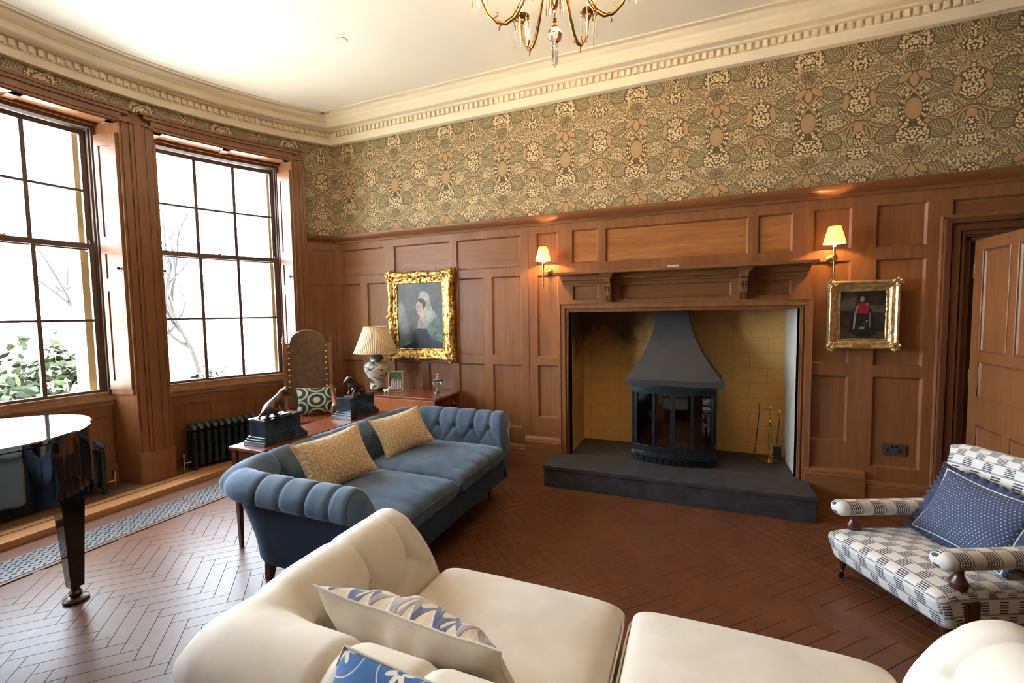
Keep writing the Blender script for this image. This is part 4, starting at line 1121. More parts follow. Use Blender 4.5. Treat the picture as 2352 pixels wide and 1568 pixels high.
# ================================================================ CONSOLE TABLE + DOGS
ct = thing('console_table', 'narrow dark mahogany console table behind the blue sofa', 'table', (1.215, -1.56, 0))
TX, TY = .165, .64
b = MB(); b.box(-TX, TX, -TY, TY, .696, .718); b.build('table_top', M_mahog, ct, bevel=.004)
b = MB(); b.box(-TX+.02, TX-.02, -TY+.02, TY-.02, .60, .696); b.build('apron', M_mahog_d, ct)
for sx in (-1, 1):
    for sy in (-1, 1):
        b = MB(); x, y = sx*(TX-.035), sy*(TY-.035)
        b.hexa([(x-.011, y-.011, 0), (x+.011, y-.011, 0), (x+.011, y+.011, 0), (x-.011, y+.011, 0)], [(x-.022, y-.022, .70), (x+.022, y-.022, .70), (x+.022, y+.022, .70), (x-.022, y+.022, .70)]); b.build('leg', M_mahog_d, ct)
def dog(loc, rz, label, h=.13, flip=1):
    t = thing('dog_sculpture', label, 'sculpture', loc, rz, 'seated dog bronzes on the console table')
    b = MB(); b.box(-.105, .105, -.18, .18, 0, .030); b.build('plinth_base', M_marble, t, bevel=.003)
    b = MB(); b.box(-.093, .093, -.168, .168, .030, .045); b.box(-.086, .086, -.160, .160, .045, .060); b.build('plinth_step', M_marble, t, bevel=.004)
    b = MB(); b.box(-.076, .076, -.15, .15, .060, .165); b.box(-.082, .082, -.156, .156, .165, .178); b.build('plinth_block', M_marble, t, bevel=.002)
    # dog: skinned skeleton, faces +y
    me = bpy.data.meshes.new('dog'); bm = bmesh.new(); sk = bm.verts.layers.skin.verify()
    V = {}
    def v(n, p, r, par=None):
        q = bm.verts.new(p); V[n] = q; q[sk].radius = (r, r)
        if par: bm.edges.new((V[par], q))
    z0 = .180
    v('hip', (0, -.085, z0+.048), .038); v('rib', (0, -.03, z0+.078), .037, 'hip'); v('chest', (0, .025, z0+.105), .036, 'rib'); v('neck', (0, .055, z0+.135), .024, 'chest'); v('head', (0, .082, z0+.150), .024, 'neck'); v('muz', (0, .118, z0+.135), .015, 'head'); v('nose', (0, .142, z0+.126), .011, 'muz')
    for s in (-1, 1):
        v('ear%d' % s, (s*.018, .070, z0+.170), .009, 'head'); v('ert%d' % s, (s*.030, .064, z0+.148), .006, 'ear%d' % s)
        v('sh%d' % s, (s*.026, .038, z0+.085), .020, 'chest'); v('el%d' % s, (s*.028, .034, z0+.055), .012, 'sh%d' % s); v('wr%d' % s, (s*.028, .048, z0+.030), .008, 'el%d' % s); v('pw%d' % s, (s*.028, .066, z0+.010), .009, 'wr%d' % s)
        v('th%d' % s, (s*.036, -.050, z0+.045), .027, 'hip'); v('kn%d' % s, (s*.044, -.005, z0+.042), .016, 'th%d' % s); v('hk%d' % s, (s*.042, -.050, z0+.013), .009, 'kn%d' % s); v('ft%d' % s, (s*.042, -.005, z0+.009), .008, 'hk%d' % s)
    v('t1', (0, -.115, z0+.022), .010, 'hip'); v('t2', (.015, -.150, z0+.010), .007, 't1'); v('t3', (.035, -.145, z0+.008), .004, 't2')
    V['hip'][sk].use_root = True
    bm.to_mesh(me); bm.free(); me.materials.append(M_bronze)
    o = bpy.data.objects.new('dog', me); COL.objects.link(o); o.parent = t
    o.modifiers.new('skin', 'SKIN').use_smooth_shade = True; q = o.modifiers.new('sub', 'SUBSURF'); q.levels = q.render_levels = 2
    b = MB(); b.box(-.055, .055, -.155, .09, .178, .184); b.build('bronze_base', M_bronze, t, bevel=.002)
    return t
dog((1.225, -1.96, .718), 0, 'bronze seated dog on a stepped black plinth at the near end of the console table')
dog((1.225, -1.14, .718), PI, 'bronze seated dog on a stepped black plinth at the far end of the console table')

# ================================================================ CARVED CHAIR
fdir = Vector((.68, -.73, 0)).normalized(); rzt = math.atan2(fdir.x, -fdir.y)   # local -y = facing
tc = thing('carved_chair', 'tall arched-back carved wooden chair studded with brass nails by the window', 'chair', (.08, -.60, .0), rzt)
tc.scale = (.94, 1, 1)
b = MB(); b.box(-.26, .26, -.23, .22, .44, .50); b.build('seat', M_mahog, tc, bevel=.008)
b = MB()
def arch_back(b, hw, z0, z1, zt, y0, y1, n=24):
    pts_ = [(-hw, z0), (hw, z0), (hw, z1)]
    for i in range(n+1):
        a = PI*i/n; pts_.append((hw*.80*math.cos(a), z1+.012+(zt-z1-.012)*math.sin(a)))
    pts_.append((-hw, z1)); tilt = lambda z: .10*(z-.5)
    lo = [b.vert((x, y0+tilt(z), z)) for x, z in pts_]; hi = [b.vert((x, y1+tilt(z), z)) for x, z in pts_]
    b.face(lo); b.face(hi[::-1])
    for i in range(len(pts_)): b.face((lo[(i+1) % len(pts_)], lo[i], hi[i], hi[(i+1) % len(pts_)]))
    return pts_
pts_ = arch_back(b, .235, .58, 1.285, 1.44, .165, .205); b.build('back_panel', plain('worn_leather', (.135, .080, .042), .5, .22, 14, bump=.3, bscale=40), tc, fix=True)
b = MB(); tp = [(x, .178+.10*(z-.5), z) for x, z in pts_[2:]]; b.tube(tp, .011, 8); b.build('arch_moulding', M_walnut, tc, smooth=True)
for s in (-1, 1):
    b = MB(); b.hexa([(s*.245-.028, .15, 0), (s*.245+.028, .15, 0), (s*.245+.028, .20, 0), (s*.245-.028, .20, 0)], [(s*.245-.025, .158+.08, 1.30), (s*.245+.025, .158+.08, 1.30), (s*.245+.025, .208+.08, 1.30), (s*.245-.025, .208+.08, 1.30)])
    o = b.build('back_post', M_walnut, tc, bevel=.003)
    b = MB(); b.lathe([(.02, 0), (.022, .01), (.010, .02), (.016, .04), (.012, .06), (.004, .09), (.003, .12)], (s*.262, .26, 1.30), 12); b.build('finial', M_walnut, o, smooth=True)
    for i in range(8):
        z = .80+i*.066; b = MB(); b.ball((s*.204, .162+.10*(z-.5), z), .0165, 8, 1, .8, 1); b.build('nail', M_brass, o, smooth=True)
    b = MB(); b.tube([(s*.25, .20, .80), (s*.262, .12, .785), (s*.275, .02, .72), (s*.285, -.10, .665), (s*.292, -.19, .66), (s*.295, -.225, .635), (s*.29, -.215, .605)], [.026, .027, .025, .026, .032, .036, .022], 10); o = b.build('arm', M_walnut, tc, smooth=True)
    b = MB(); b.lathe([(.022, .0), (.026, .02), (.014, .04), (.022, .07), (.028, .10), (.016, .13), (.022, .155)], (s*.27, -.185, .49), 14); b.build('arm_support', M_walnut, tc, smooth=True)
    b = MB(); b.lathe([(.028, 0), (.03, .03), (.02, .06), (.026, .12), (.018, .20), (.030, .28), (.026, .44)], (s*.24, -.20, 0), 14); b.build('leg', M_walnut, tc, smooth=True)
b = MB(); b.tube([(-.24, -.20, .15), (.24, -.20, .15)], .018, 10); b.build('stretcher', M_walnut, tc, smooth=True)

# ================================================================ SIDE CABINET with lamp
cb = thing('side_cabinet', 'mahogany drop-leaf side cabinet with small drawers against the panelling', 'cabinet', (1.17, -.29, 0))
b = MB(); b.box(-.51, .50, -.245, .25, .752, .775); b.build('table_top', M_mahog, cb, bevel=.003)
b = MB(); b.box(-.47, .47, -.20, .23, .50, .752); b.build('carcass', M_mahog_d, cb)
b = MB(); b.box(-.50, .48, -.243, -.225, .36, .750); b.build('drop_leaf', wood('flame_mahogany', (.30, .075, .018), (.45, .14, .04), 'z', .3, .4), cb, bevel=.003)
for i, y in enumerate((-.10, .11)):
    for z in (.55, .665):
        b = MB(); b.box(.470, .482, y-.10, y+.10, z-.045, z+.045); o = b.build('drawer', M_mahog_d, cb, bevel=.003)
        b = MB(); b.ball((.498, y, z), .013, 8); b.tube([(.48, y, z), (.495, y, z)], .005, 6); b.build('knob', M_brass, o, smooth=True)
for sx in (-1, 1):
    for sy in (-1, 1):
        b = MB(); x, y = sx*.44, sy*.19+.01; b.lathe([(.016, 0), (.018, .03), (.024, .08), (.018, .14), (.026, .30), (.03, .50)], (x, y, 0), 14); b.build('leg', M_mahog_d, cb, smooth=True)
lp = thing('table_lamp', 'porcelain ginger jar table lamp with cream pleated shade', 'lamp', (.80, -.325, .775))
b = MB(); b.lathe([(.095, 0), (.098, .008), (.085, .018), (.075, .020), (.082, .030), (.075, .034)], n=32); b.build('stand', M_mahog_d, lp, smooth=True)
b = MB(); b.lathe([(.076, .034), (.079, .046), (.070, .085), (.080, .135), (.118, .20), (.136, .245), (.134, .280), (.108, .315), (.066, .332), (.062, .345), (.076, .350), (.078, .360), (.066, .364)], n=48); b.build('jar', M_vase, lp, smooth=True)
b = MB(); b.lathe([(.072, .362), (.068, .380), (.045, .402), (.024, .410), (.014, .416), (.014, .44)], n=28); b.build('jar_lid', plain('lamp_lid', (.12, .10, .08), .3, .5, 40), lp, smooth=True)
b = MB(); N_ = 128
for r0, r1, z0, z1 in ((.232, .122, .425, .700),):
    def f(u, v):
        a = 2*PI*u; r = r0+(r1-r0)*v; r *= 1+.006*math.cos(a*64); return (r*math.cos(a), r*math.sin(a), z0+(z1-z0)*v)
    b.grid(f, 256, 3, cu=True)
o = b.build('shade', M_pleat, lp, smooth=True); md = o.modifiers.new('s', 'SOLIDIFY'); md.thickness = .002
b = MB()
for r, z in ((.233, .425), (.123, .700)): b.tube([(r*math.cos(2*PI*i/48), r*math.sin(2*PI*i/48), z) for i in range(48)], .004, 6, closed=True)
b.build('shade_rim', M_plaster, o, smooth=True)
t = thing('photo_frame', 'small gilt photo frame with a wedding group on the side cabinet', 'photo frame', (1.045, -.33, .775), .42)
t.scale = (1.32, 1.3, 1.32)
b = MB()
Mx = Matrix.Rotation(-.16, 4, 'X')
def tb(b, *a):
    b.M = Mx; b.box(*a); b.M = None
for a in ((-.062, -.050, -.006, .006, 0, .175), (.050, .062, -.006, .006, 0, .175), (-.062, .062, -.006, .006, 0, .012), (-.062, .062, -.006, .006, .163, .175)): tb(b, *a)
b.build('frame', M_gold2, t, bevel=.001)
b = MB(); b.M = Mx; b.cur = 0; b.box(-.05, .05, 0, .003, .012, .163)
b.cur = 1; b.box(-.05, .05, -.0008, .0, .118, .163); b.cur = 2
for k in range(5): x = -.036+k*.018; b.box(x-.007, x+.007, -.0014, 0, .025, .085+.01*(k % 2))
b.cur = 3
for k in range(5): x = -.036+k*.018; b.box(x-.005, x+.005, -.0016, 0, .087+.01*(k % 2), .10+.01*(k % 2))
b.build('photograph', [plain('photo_ground', (.10, .10, .10), .4), plain('photo_trees', (.05, .12, .04), .4, .5, 60), plain('photo_dresses', (.45, .42, .40), .4, .2, 90), plain('photo_faces', (.5, .33, .25), .4)], t)
b = MB(); b.M = Mx; b.tube([(0, .006, .12), (0, .075, .012)], .004, 6); b.build('strut', M_gold2, t)
t = thing('figurine', 'small white porcelain animal figurine beside the photo frame', 'figurine', (.985, -.40, .775), .4)
me = bpy.data.meshes.new('body'); bm = bmesh.new(); sk = bm.verts.layers.skin.verify(); V = {}
for n_, p, r, par in (('a', (-.02, 0, .03), .013, None), ('b', (.015, 0, .034), .013, 'a'), ('c', (.028, 0, .052), .008, 'b'), ('d', (.034, 0, .068), .010, 'c'), ('e', (.046, 0, .064), .006, 'd'),
                      ('f', (-.024, .008, .004), .005, 'a'), ('g', (-.024, -.008, .004), .005, 'a'), ('h', (.018, .008, .004), .005, 'b'), ('i', (.018, -.008, .004), .005, 'b'), ('j', (-.040, 0, .042), .004, 'a')):
    q = bm.verts.new(p); V[n_] = q; q[sk].radius = (r, r)
    if par: bm.edges.new((V[par], q))
V['a'][sk].use_root = True; bm.to_mesh(me); bm.free(); me.materials.append(plain('white_porcelain', (.75, .73, .68), .2, .05, 20))
o = bpy.data.objects.new('body', me); COL.objects.link(o); o.parent = t; o.modifiers.new('skin', 'SKIN').use_smooth_shade = True; q = o.modifiers.new('s', 'SUBSURF'); q.levels = q.render_levels = 2
t = thing('glass_urn', 'lidded cut glass urn on the right of the side cabinet', 'urn', (1.485, -.20, .775))
t.scale = (1.25, 1.25, 1.03)
b = MB(); b.lathe([(.034, 0), (.034, .006), (.018, .014), (.010, .028), (.020, .042), (.042, .070), (.048, .100), (.046, .125)], n=28); b.build('bowl', M_cutglass, t, smooth=True)
b = MB(); b.lathe([(.049, .125), (.050, .131), (.049, .136)], n=28, cap=False); b.build('rim', M_iron, t, smooth=True)
b = MB(); b.lathe([(.048, .136), (.040, .150), (.016, .162), (.010, .175), (.016, .186), (.010, .198), (.003, .20)], n=28); b.build('lid', M_cutglass, t, smooth=True)

# ================================================================ PICTURES
def frame(b, w_, h_, prof, wob=0., nz=0., n=40, seed=0):
    """profile (s inward->outward, y height): s=0 at the picture edge"""
    per = []
    for sd, (ax, L) in enumerate((('x', w_), ('y', h_), ('x', w_), ('y', h_))):
        for k in range(n):
            f = k/n
            if sd == 0: p = (-w_/2+f*w_, -h_/2, 0, -1)
            elif sd == 1: p = (w_/2, -h_/2+f*h_, 1, 0)
            elif sd == 2: p = (w_/2-f*w_, h_/2, 0, 1)
            else: p = (-w_/2, h_/2-f*h_, -1, 0)
            d = min(f, 1-f)
            if k == 0: p = (p[0], p[1], [-1, 1, 1, -1][sd], [-1, -1, 1, 1][sd])
            # mitre: scale offset so corners line up
            per.append((p, f))
    L = len(per); base = len(b.v); S_ = len(prof)
    for i, (p, f) in enumerate(per):
        for j, (s, y) in enumerate(prof):
            wv = wob*(math.cos(f*4*PI)*.6+math.cos(f*2*PI)*.4)*(s/prof[-1][0]) if p[2]*p[3] == 0 else wob*1.0*(s/prof[-1][0])
            q = s+wv
            ext = q/ (w_/2)  # stretch along the side so that the mitre closes
            if p[3] != 0 and p[2] == 0: x = p[0]*(1+q/(w_/2)); z = p[1]+p[3]*q
            elif p[2] != 0 and p[3] == 0: x = p[0]+p[2]*q; z = p[1]*(1+q/(h_/2))
            else: x = p[0]+p[2]*q; z = p[1]+p[3]*q
            yy = -y-nz*abs(noise.noise(Vector((x*38+seed, z*38, 0))))*(1 if 0 < j < S_-1 else 0)-nz*.6*noise.noise(Vector((x*90, z*90, seed)))*(1 if 0 < j < S_-1 else 0)
            b.vert((x, yy, z))
    for i in range(L):
        for j in range(S_-1): b.face((base+i*S_+j, base+((i+1) % L)*S_+j, base+((i+1) % L)*S_+j+1, base+i*S_+j+1))
def interp(pr_, k):
    out = []
    for i in range(len(pr_)-1):
        for q in range(k): f = q/k; out.append((pr_[i][0]*(1-f)+pr_[i+1][0]*f, pr_[i][1]*(1-f)+pr_[i+1][1]*f))
    return out+[pr_[-1]]
def scrolls(b, cx, cz, r, n, seed, y):
    q = random.Random(seed)
    for k in range(n):
        a0 = q.random()*2*PI; rr = r*(.35+.65*q.random()); px, pz = cx+math.cos(a0)*rr*.8, cz+math.sin(a0)*rr*.8
        pts_ = []
        sp = q.choice((-1, 1)); s0 = q.random()*6
        for i in range(12):
            a = s0+sp*i*.55; ra = r*.36*(1-i/13); pts_.append((px+math.cos(a)*ra, y-.006-.010*math.sin(i/11*PI), pz+math.sin(a)*ra))
        b.tube(pts_, [.004+.004*math.sin(PI*(i+1)/13) for i in range(12)], 6)
def ppoly(b, y, pts_, n=None):
    b.poly([(x, y, z) for x, z in pts_])
def ellp(cx, cz, rx, rz, n=28, a0=0, a1=2*PI, rot=0):
    o = []
    for i in range(n):
        a = a0+(a1-a0)*i/(n-1 if a1-a0 < 6.2 else n); x, z = rx*math.cos(a), rz*math.sin(a); o.append((cx+x*math.cos(rot)-z*math.sin(rot), cz+x*math.sin(rot)+z*math.cos(rot)))
    return o
t = thing('portrait_painting', 'portrait of a lady in a white lace veil in an ornate gilded frame', 'painting', (1.186, -.014, 1.586))
PW, PH = .592, .732
b = MB(); frame(b, PW, PH, interp([(-.006, .032), (.004, .036), (.012, .032), (.020, .036), (.045, .042), (.060, .050), (.090, .062), (.112, .055), (.128, .035), (.132, .0)], 3), .016, .012, 60, 3); fo = b.build('frame', M_gold, t, smooth=75)
for sx in (-1, 1):
    for sz in (-1, 1): b = MB(); scrolls(b, sx*(PW/2+.085), sz*(PH/2+.085), .060, 15, 11+sx+3*sz, -.050); b.build('corner_scrollwork', M_gold, fo, smooth=True)
for sx in (-1, 1): b = MB(); scrolls(b, sx*(PW/2+.095), 0, .040, 10, 31+sx, -.045); b.build('side_shell', M_gold, fo, smooth=True)
for sz in (-1, 1):
    for xx, rr, nn, sd in ((0, .045, 12, 41), (.12, .030, 5, 45), (-.12, .030, 5, 49)): b = MB(); scrolls(b, xx, sz*(PH/2+.082), rr, nn, sd+sz, -.050); b.build('carved_spray', M_gold, fo, smooth=True)
b = MB(); gm = lambda n_, c_, v_=.25, s_=12: plain(n_, c_, .45, v_, s_)
mats_p = [gm('portrait_ground', (.075, .08, .085)), gm('portrait_dark', (.015, .02, .04)), gm('portrait_veil', (.27, .275, .25), .3), gm('portrait_skin', (.42, .29, .24), .15), gm('portrait_hair', (.03, .025, .025)), gm('portrait_green', (.07, .13, .11), .5, 20), gm('portrait_haze', (.16, .17, .18), .35, 9), gm('portrait_lip', (.35, .12, .10))]
b.box(-PW/2-.01, PW/2+.01, -.030, -.004, -PH/2-.01, PH/2+.01)
LK = [0]
def L(i, k, pts__): LK[0] += 1; b.cur = i; ppoly(b, -.0302-.00012*LK[0], pts__)
L(6, 1, [(-.296, -.30), (-.296, .12), (-.24, .18), (-.18, .02), (-.12, -.20), (-.14, -.36), (-.296, -.366)])
L(6, 2, [(-.296, -.02), (-.275, .03), (-.235, -.12), (-.24, -.15), (-.296, -.14)])
L(6, 2, ellp(.16, -.20, .13, .17)); L(5, 3, ellp(.185, -.10, .088, .095)); L(5, 3, [(.10, -.12), (.296, -.10), (.296, -.33), (.12, -.33)])
L(1, 4, [(-.29, -.366), (-.12, -.30), (-.07, -.16), (-.03, -.135), (.08, -.14), (.14, -.25), (.296, -.30), (.296, -.366)])
L(2, 5, [(-.02, .20), (-.05, .14), (-.01, .06), (.0, -.02), (-.03, -.06), (-.035, -.135), (.07, -.14), (.17, -.04), (.22, .0), (.16, .07), (.135, .15), (.125, .22), (.09, .265), (.04, .275), (.0, .25)])
L(4, 6, ellp(.015, .135, .066, .060, rot=-.3)); L(3, 7, ellp(-.003, .085, .046, .080, rot=.12)); L(3, 7, [(.0, .03), (.055, .06), (.06, -.05), (.02, -.13), (-.02, -.12), (.01, -.02)])
L(4, 8, ellp(.018, .165, .050, .022, rot=-.5)); L(4, 8, ellp(.052, .118, .015, .045, rot=-.1))
for xx in (-.028, .006): L(4, 9, ellp(xx, .098, .007, .0035)); L(4, 9, ellp(xx, .110, .010, .002))
L(7, 9, ellp(-.018, .048, .012, .005)); L(7, 9, ellp(-.03, .072, .004, .006)); L(2, 9, ellp(.02, -.09, .045, .03)); L(2, 9, ellp(-.0, -.055, .03, .012, rot=.6))
b.build('canvas', mats_p, t)
for k, x in enumerate((-.20, .20)):
    b = MB(); b.ball((x, -.012, PH/2+.132+.022), .010, 6); b.tube([(x, .0, PH/2+.12), (x, -.01, PH/2+.155)], .003, 6); b.build('hanging_hook', M_gold2, t, smooth=True)
t = thing('officer_painting', 'small painting of an officer in a red tunic in a pale gilt frame', 'painting', (5.196, -.018, 1.548))
PW, PH = .292, .372
b = MB(); frame(b, PW, PH, interp([(-.004, .018), (.006, .022), (.010, .018), (.022, .024), (.026, .034), (.034, .036), (.048, .040), (.060, .052), (.072, .050), (.078, .030), (.080, .0)], 3), .0, .004, 50, 5); fo = b.build('frame', M_gold2, t, smooth=75)
for sx in (-1, 1):
    for sz in (-1, 1): b = MB(); scrolls(b, sx*(PW/2+.055), sz*(PH/2+.055), .036, 11, 51+sx+3*sz, -.044); b.build('corner_ornament', M_gold2, fo, smooth=True)
b = MB(); b.box(-.075, .045, -.060, -.052, -PH/2-.062, -PH/2-.040); b.build('name_plate', plain('brass_plate', (.75, .50, .12), .3, .05, metal=.9), t)
b = MB(); mats_p = [gm('officer_ground', (.022, .017, .012), .6, 10), gm('officer_floor', (.045, .030, .018)), gm('officer_cloak', (.008, .010, .010)), gm('officer_red', (.22, .012, .015)), gm('officer_skin', (.33, .22, .17), .1), gm('officer_sash', (.23, .23, .19)), gm('officer_wall', (.055, .050, .042), .5, 14)]
b.box(-PW/2-.006, PW/2+.006, -.018, -.003, -PH/2-.006, PH/2+.006)
LK = [0]
def L(i, k, pts__): LK[0] += 1; b.cur = i; ppoly(b, -.0182-.00012*LK[0], pts__)
L(6, 1, [(-.146, .03), (-.04, .03), (-.04, .14), (-.11, .14), (-.146, .10)]); L(6, 1, [(.03, .02), (.146, .02), (.146, .075), (.04, .075)]); L(1, 1, [(-.146, -.186), (.146, -.186), (.146, -.13), (-.146, -.10)])
L(2, 2, [(-.09, -.135), (-.06, .02), (-.035, .085), (.0, .10), (.04, .08), (.075, -.03), (.095, -.15), (.02, -.17), (-.03, -.165)])
L(3, 3, [(-.025, .088), (.012, .095), (.035, .085), (.045, .065), (.038, .03), (.032, .012), (-.030, .012), (-.032, .05)]); L(5, 4, [(-.036, .075), (-.026, .078), (-.040, .0), (-.048, -.11), (-.060, -.11), (-.052, .01)]); L(5, 4, [(.044, .02), (.048, .02), (.05, -.10), (.045, -.10)])
L(4, 4, ellp(-.004, .118, .013, .020)); L(5, 5, ellp(-.004, .134, .012, .008)); L(5, 5, ellp(-.002, -.102, .017, .012)); L(5, 5, ellp(.028, -.045, .007, .008)); L(5, 5, ellp(.028, .082, .009, .006)); L(3, 5, ellp(-.0, .112, .004, .002))
L(1, 5, [(.0, -.05), (.035, -.06), (.03, -.10), (.0, -.09)])
b.build('canvas', mats_p, t)

# ================================================================ SCONCES, SOCKET, DOOR, SPOT
def sconce(x, zb, label):
    t = thing('wall_lamp', label, 'wall lamp', (x, 0, zb), 0, 'lit brass wall lamps beside the mantel shelf')
    b = MB(); b.M = Matrix.Rotation(PI/2, 4, 'X'); b.lathe([(.001, 0.0), (.036, .0), (.038, .006), (.028, .014), (.012, .020), (.010, .03)], (.018, .155, 0), 20); b.M = None
    b.build('backplate', M_brass, t, smooth=True)
    b = MB(); b.tube([(.018, -.02, .155), (.010, -.08, .140), (0, -.13, .140)], .006, 8); b.build('arm', M_brass, t, smooth=True)
    b = MB(); b.lathe([(.0015, -.012), (.005, 0), (.003, .012), (.009, .020), (.006, .030), (.007, .15), (.011, .158), (.007, .168), (.010, .190), (.012, .205), (.009, .215), (.012, .225)], (0, -.14, 0), 14); b.build('candle_stem', M_brass, t, smooth=True)
    b = MB(); b.lathe([(.010, .222), (.010, .262)], (0, -.14, 0), 12); b.build('candle_tube', plain('candle_sleeve', (.85, .75, .5), .5, emit=(1, .75, .4), es=1.5), t, smooth=True)
    b = MB(); b.lathe([(.003, .26), (.012, .278), (.014, .295), (.008, .315), (.002, .33)], (0, -.14, 0), 12); b.build('bulb', M_bulb, t, smooth=True)
    b = MB(); b.lathe([(.074, .250), (.040, .378)], (0, -.14, 0), 36, cap=False); o = b.build('shade', M_shade_sc, t, smooth=True)
    return t
g = Mat('card_lampshade', (.80, .52, .24), .8); 
tr = g.n.new('ShaderNodeBsdfTranslucent'); tr.inputs[0].default_value = (1, .50, .13, 1); mx = g.n.new('ShaderNodeMixShader'); mx.inputs[0].default_value = .22
g.l.new(g.b.outputs[0], mx.inputs[1]); g.l.new(tr.outputs[0], mx.inputs[2]); g.l.new(mx.outputs[0], g.n['Material Output'].inputs[0]); M_shade_sc = g.m
sconce(2.655, 1.845, 'lit brass wall lamp with cream shade at the left end of the mantel shelf')
sconce(4.978, 1.840, 'lit brass wall lamp with cream shade above the officer painting')
for x in (2.655, 4.978): point('wall_lamp_light', (x, -.14, 2.125), 34, (1, .58, .22), .015)
t = thing('wall_socket', 'bronze double power socket low on the panelling right of the fireplace', 'socket', (5.435, .014, .505))
b = MB(); b.box(-.075, .075, -.008, .0, -.045, .045); b.build('plate', plain('bronze_plate', (.14, .12, .11), .35, .1, metal=.6), t, bevel=.002)
for s in (-1, 1):
    b = MB(); b.box(s*.038-.014, s*.038+.014, -.0095, -.0075, -.024, -.017); b.box(s*.038-.003, s*.038+.003, -.0095, -.0075, -.004, .010); b.box(s*.038-.014, s*.038-.006, -.0095, -.0075, -.012, -.006); b.box(s*.038+.006, s*.038+.014, -.0095, -.0075, -.012, -.006)
    b.box(s*.013-.005, s*.013+.005, -.012, -.0075, .016, .030); b.build('outlet', M_black, t)
# door case
d = struct('door_1')
b = MB(); xa, xb, zt = 5.80, 7.0, 2.10
for o0, o1, y0, y1 in ((.0, .012, -.012, .03), (.012, .030, -.022, .01), (.030, .040, -.010, .01), (.040, .085, -.030, .01), (.085, .095, -.020, .01), (.095, .132, -.045, .01)):
    b.box(xa-o1, xa-o0, y0, y1, 0, zt+o1); b.box(xb+o0, xb+o1, y0, y1, 0, zt+o1); b.box(xa-o0, xb+o0, y0, y1, zt+o0, zt+o1)
b.box(xa-.145, xa-.10, -.050, .0, 0, .24)
b.box(xa, xa+.03, .0, .10, 0, zt); b.box(xb-.03, xb, .0, .10, 0, zt); b.box(xa, xb, .0, .10, zt-.03, zt)
b.build('architrave', M_oak_dark, d, bevel=.002)
# hall behind
b = MB(); b.poly([(5.3, 1.5, 0), (7.5, 1.5, 0), (7.5, 1.5, 2.6), (5.3, 1.5, 2.6)]); b.poly([(5.3, .12, 0), (5.3, 1.5, 0), (5.3, 1.5, 2.6), (5.3, .12, 2.6)]); b.poly([(7.5, .12, 0), (7.5, .12, 2.6), (7.5, 1.5, 2.6), (7.5, 1.5, 0)]); b.poly([(5.3, .1, 2.6), (7.5, .1, 2.6), (7.5, 1.5, 2.6), (5.3, 1.5, 2.6)])
b.poly([(5.3, .02, 0), (7.5, .02, 0), (7.5, 1.5, 0), (5.3, 1.5, 0)])
tag(b.build('wall_hall', M_oak_dark), kind='structure')
dl = struct('door_leaf', (5.86, -.03, 0)); dl.name = 'door_2'
b = MB(); PD = [(.11, .40, 1.29, 1.985), (.48, .77, 1.29, 1.985), (.11, .77, .965, 1.215), (.11, .40, .20, .765), (.48, .77, .20, .765)]
panel_wall(b, 0, .88, .01, 2.065, [p+(1 if p[3]-p[2] < .4 else 0,) for p in PD], [], P=lambda x, y, z: (-.02+y, -x, z), rec=.012, bev=.012)
panel_wall(b, 0, .88, .01, 2.065, PD, [], P=lambda x, y, z: (.025-y, -.88+x, z), rec=.012, bev=.012)
b.poly([(-.02, 0, .01), (.025, 0, .01), (.025, 0, 2.065), (-.02, 0, 2.065)]); b.poly([(-.02, -.88, .01), (-.02, -.88, 2.065), (.025, -.88, 2.065), (.025, -.88, .01)]); b.poly([(-.02, 0, 2.065), (.025, 0, 2.065), (.025, -.88, 2.065), (-.02, -.88, 2.065)])
b.build('leaf', [M_oak, M_oak], dl)
b = MB()
for p in PD:
    x0, x1, z0, z1 = p
    b.tube([(-.020, -x0, z0), (-.020, -x1, z0), (-.020, -x1, z1), (-.020, -x0, z1)], .006, 6, closed=True)
b.build('panel_moulding', M_oak, dl, smooth=True)
b = MB(); b.tube([(-.02, -.82, 1.02), (-.055, -.82, 1.02)], .009, 8); b.ball((-.072, -.82, 1.02), .027, 10); b.build('door_knob', M_brass, dl, smooth=True)
for z in (.3, 1.1, 1.85):
    b = MB(); b.tube([(-.018, .008, z-.05), (-.018, .008, z+.05)], .007, 8); b.build('hinge', M_brass, dl, smooth=True)
t = thing('ceiling_spot', 'small round recessed ceiling spotlight above the window bay', 'ceiling light', (1.275, -1.215, ZT))
b = MB(); b.lathe([(.030, -.003), (.047, -.006), (.050, -.001), (.050, 0)], n=28, cap=False); b.build('bezel', M_plaster, t, smooth=True)
b = MB(); b.lathe([(.031, -.004), (.031, 0)], n=28); b.build('lens', plain('spot_lens', (.8, .8, .75), .3), t)

# ================================================================ CHANDELIER
CX, CYY, CZ = 3.27, -1.76, 0
chd = thing('chandelier', 'brass six-arm chandelier hung with crystal prisms', 'chandelier', (CX, CYY, ZT))
A = Matrix.Translation((0, 0, -ZT))
b = MB(); b.M = A; b.tube([(0, 0, 3.30), (0, 0, ZT-.05)], .007, 8); b.lathe([(.012, 3.275), (.024, 3.30), (.022, 3.34), (.010, 3.36), (.018, 3.40), (.045, 3.44), (.05, 3.47), (.02, 3.50), (.012, 3.58), (.022, 3.62), (.010, 3.66)], n=20); b.lathe([(.002, ZT-.06), (.03, ZT-.05), (.06, ZT-.02), (.065, ZT-.001)], n=24)
b.build('stem', M_gilt_br, chd, smooth=True)
b = MB(); b.M = A
b.tube([(.011*math.cos(a), 0, 3.262+.013*math.sin(a)) for a in [2*PI*i/16 for i in range(16)]], .0022, 6, closed=True); b.tube([(0, .007*math.cos(a), 3.240+.012*math.sin(a)) for a in [2*PI*i/16 for i in range(16)]], .0022, 6, closed=True)
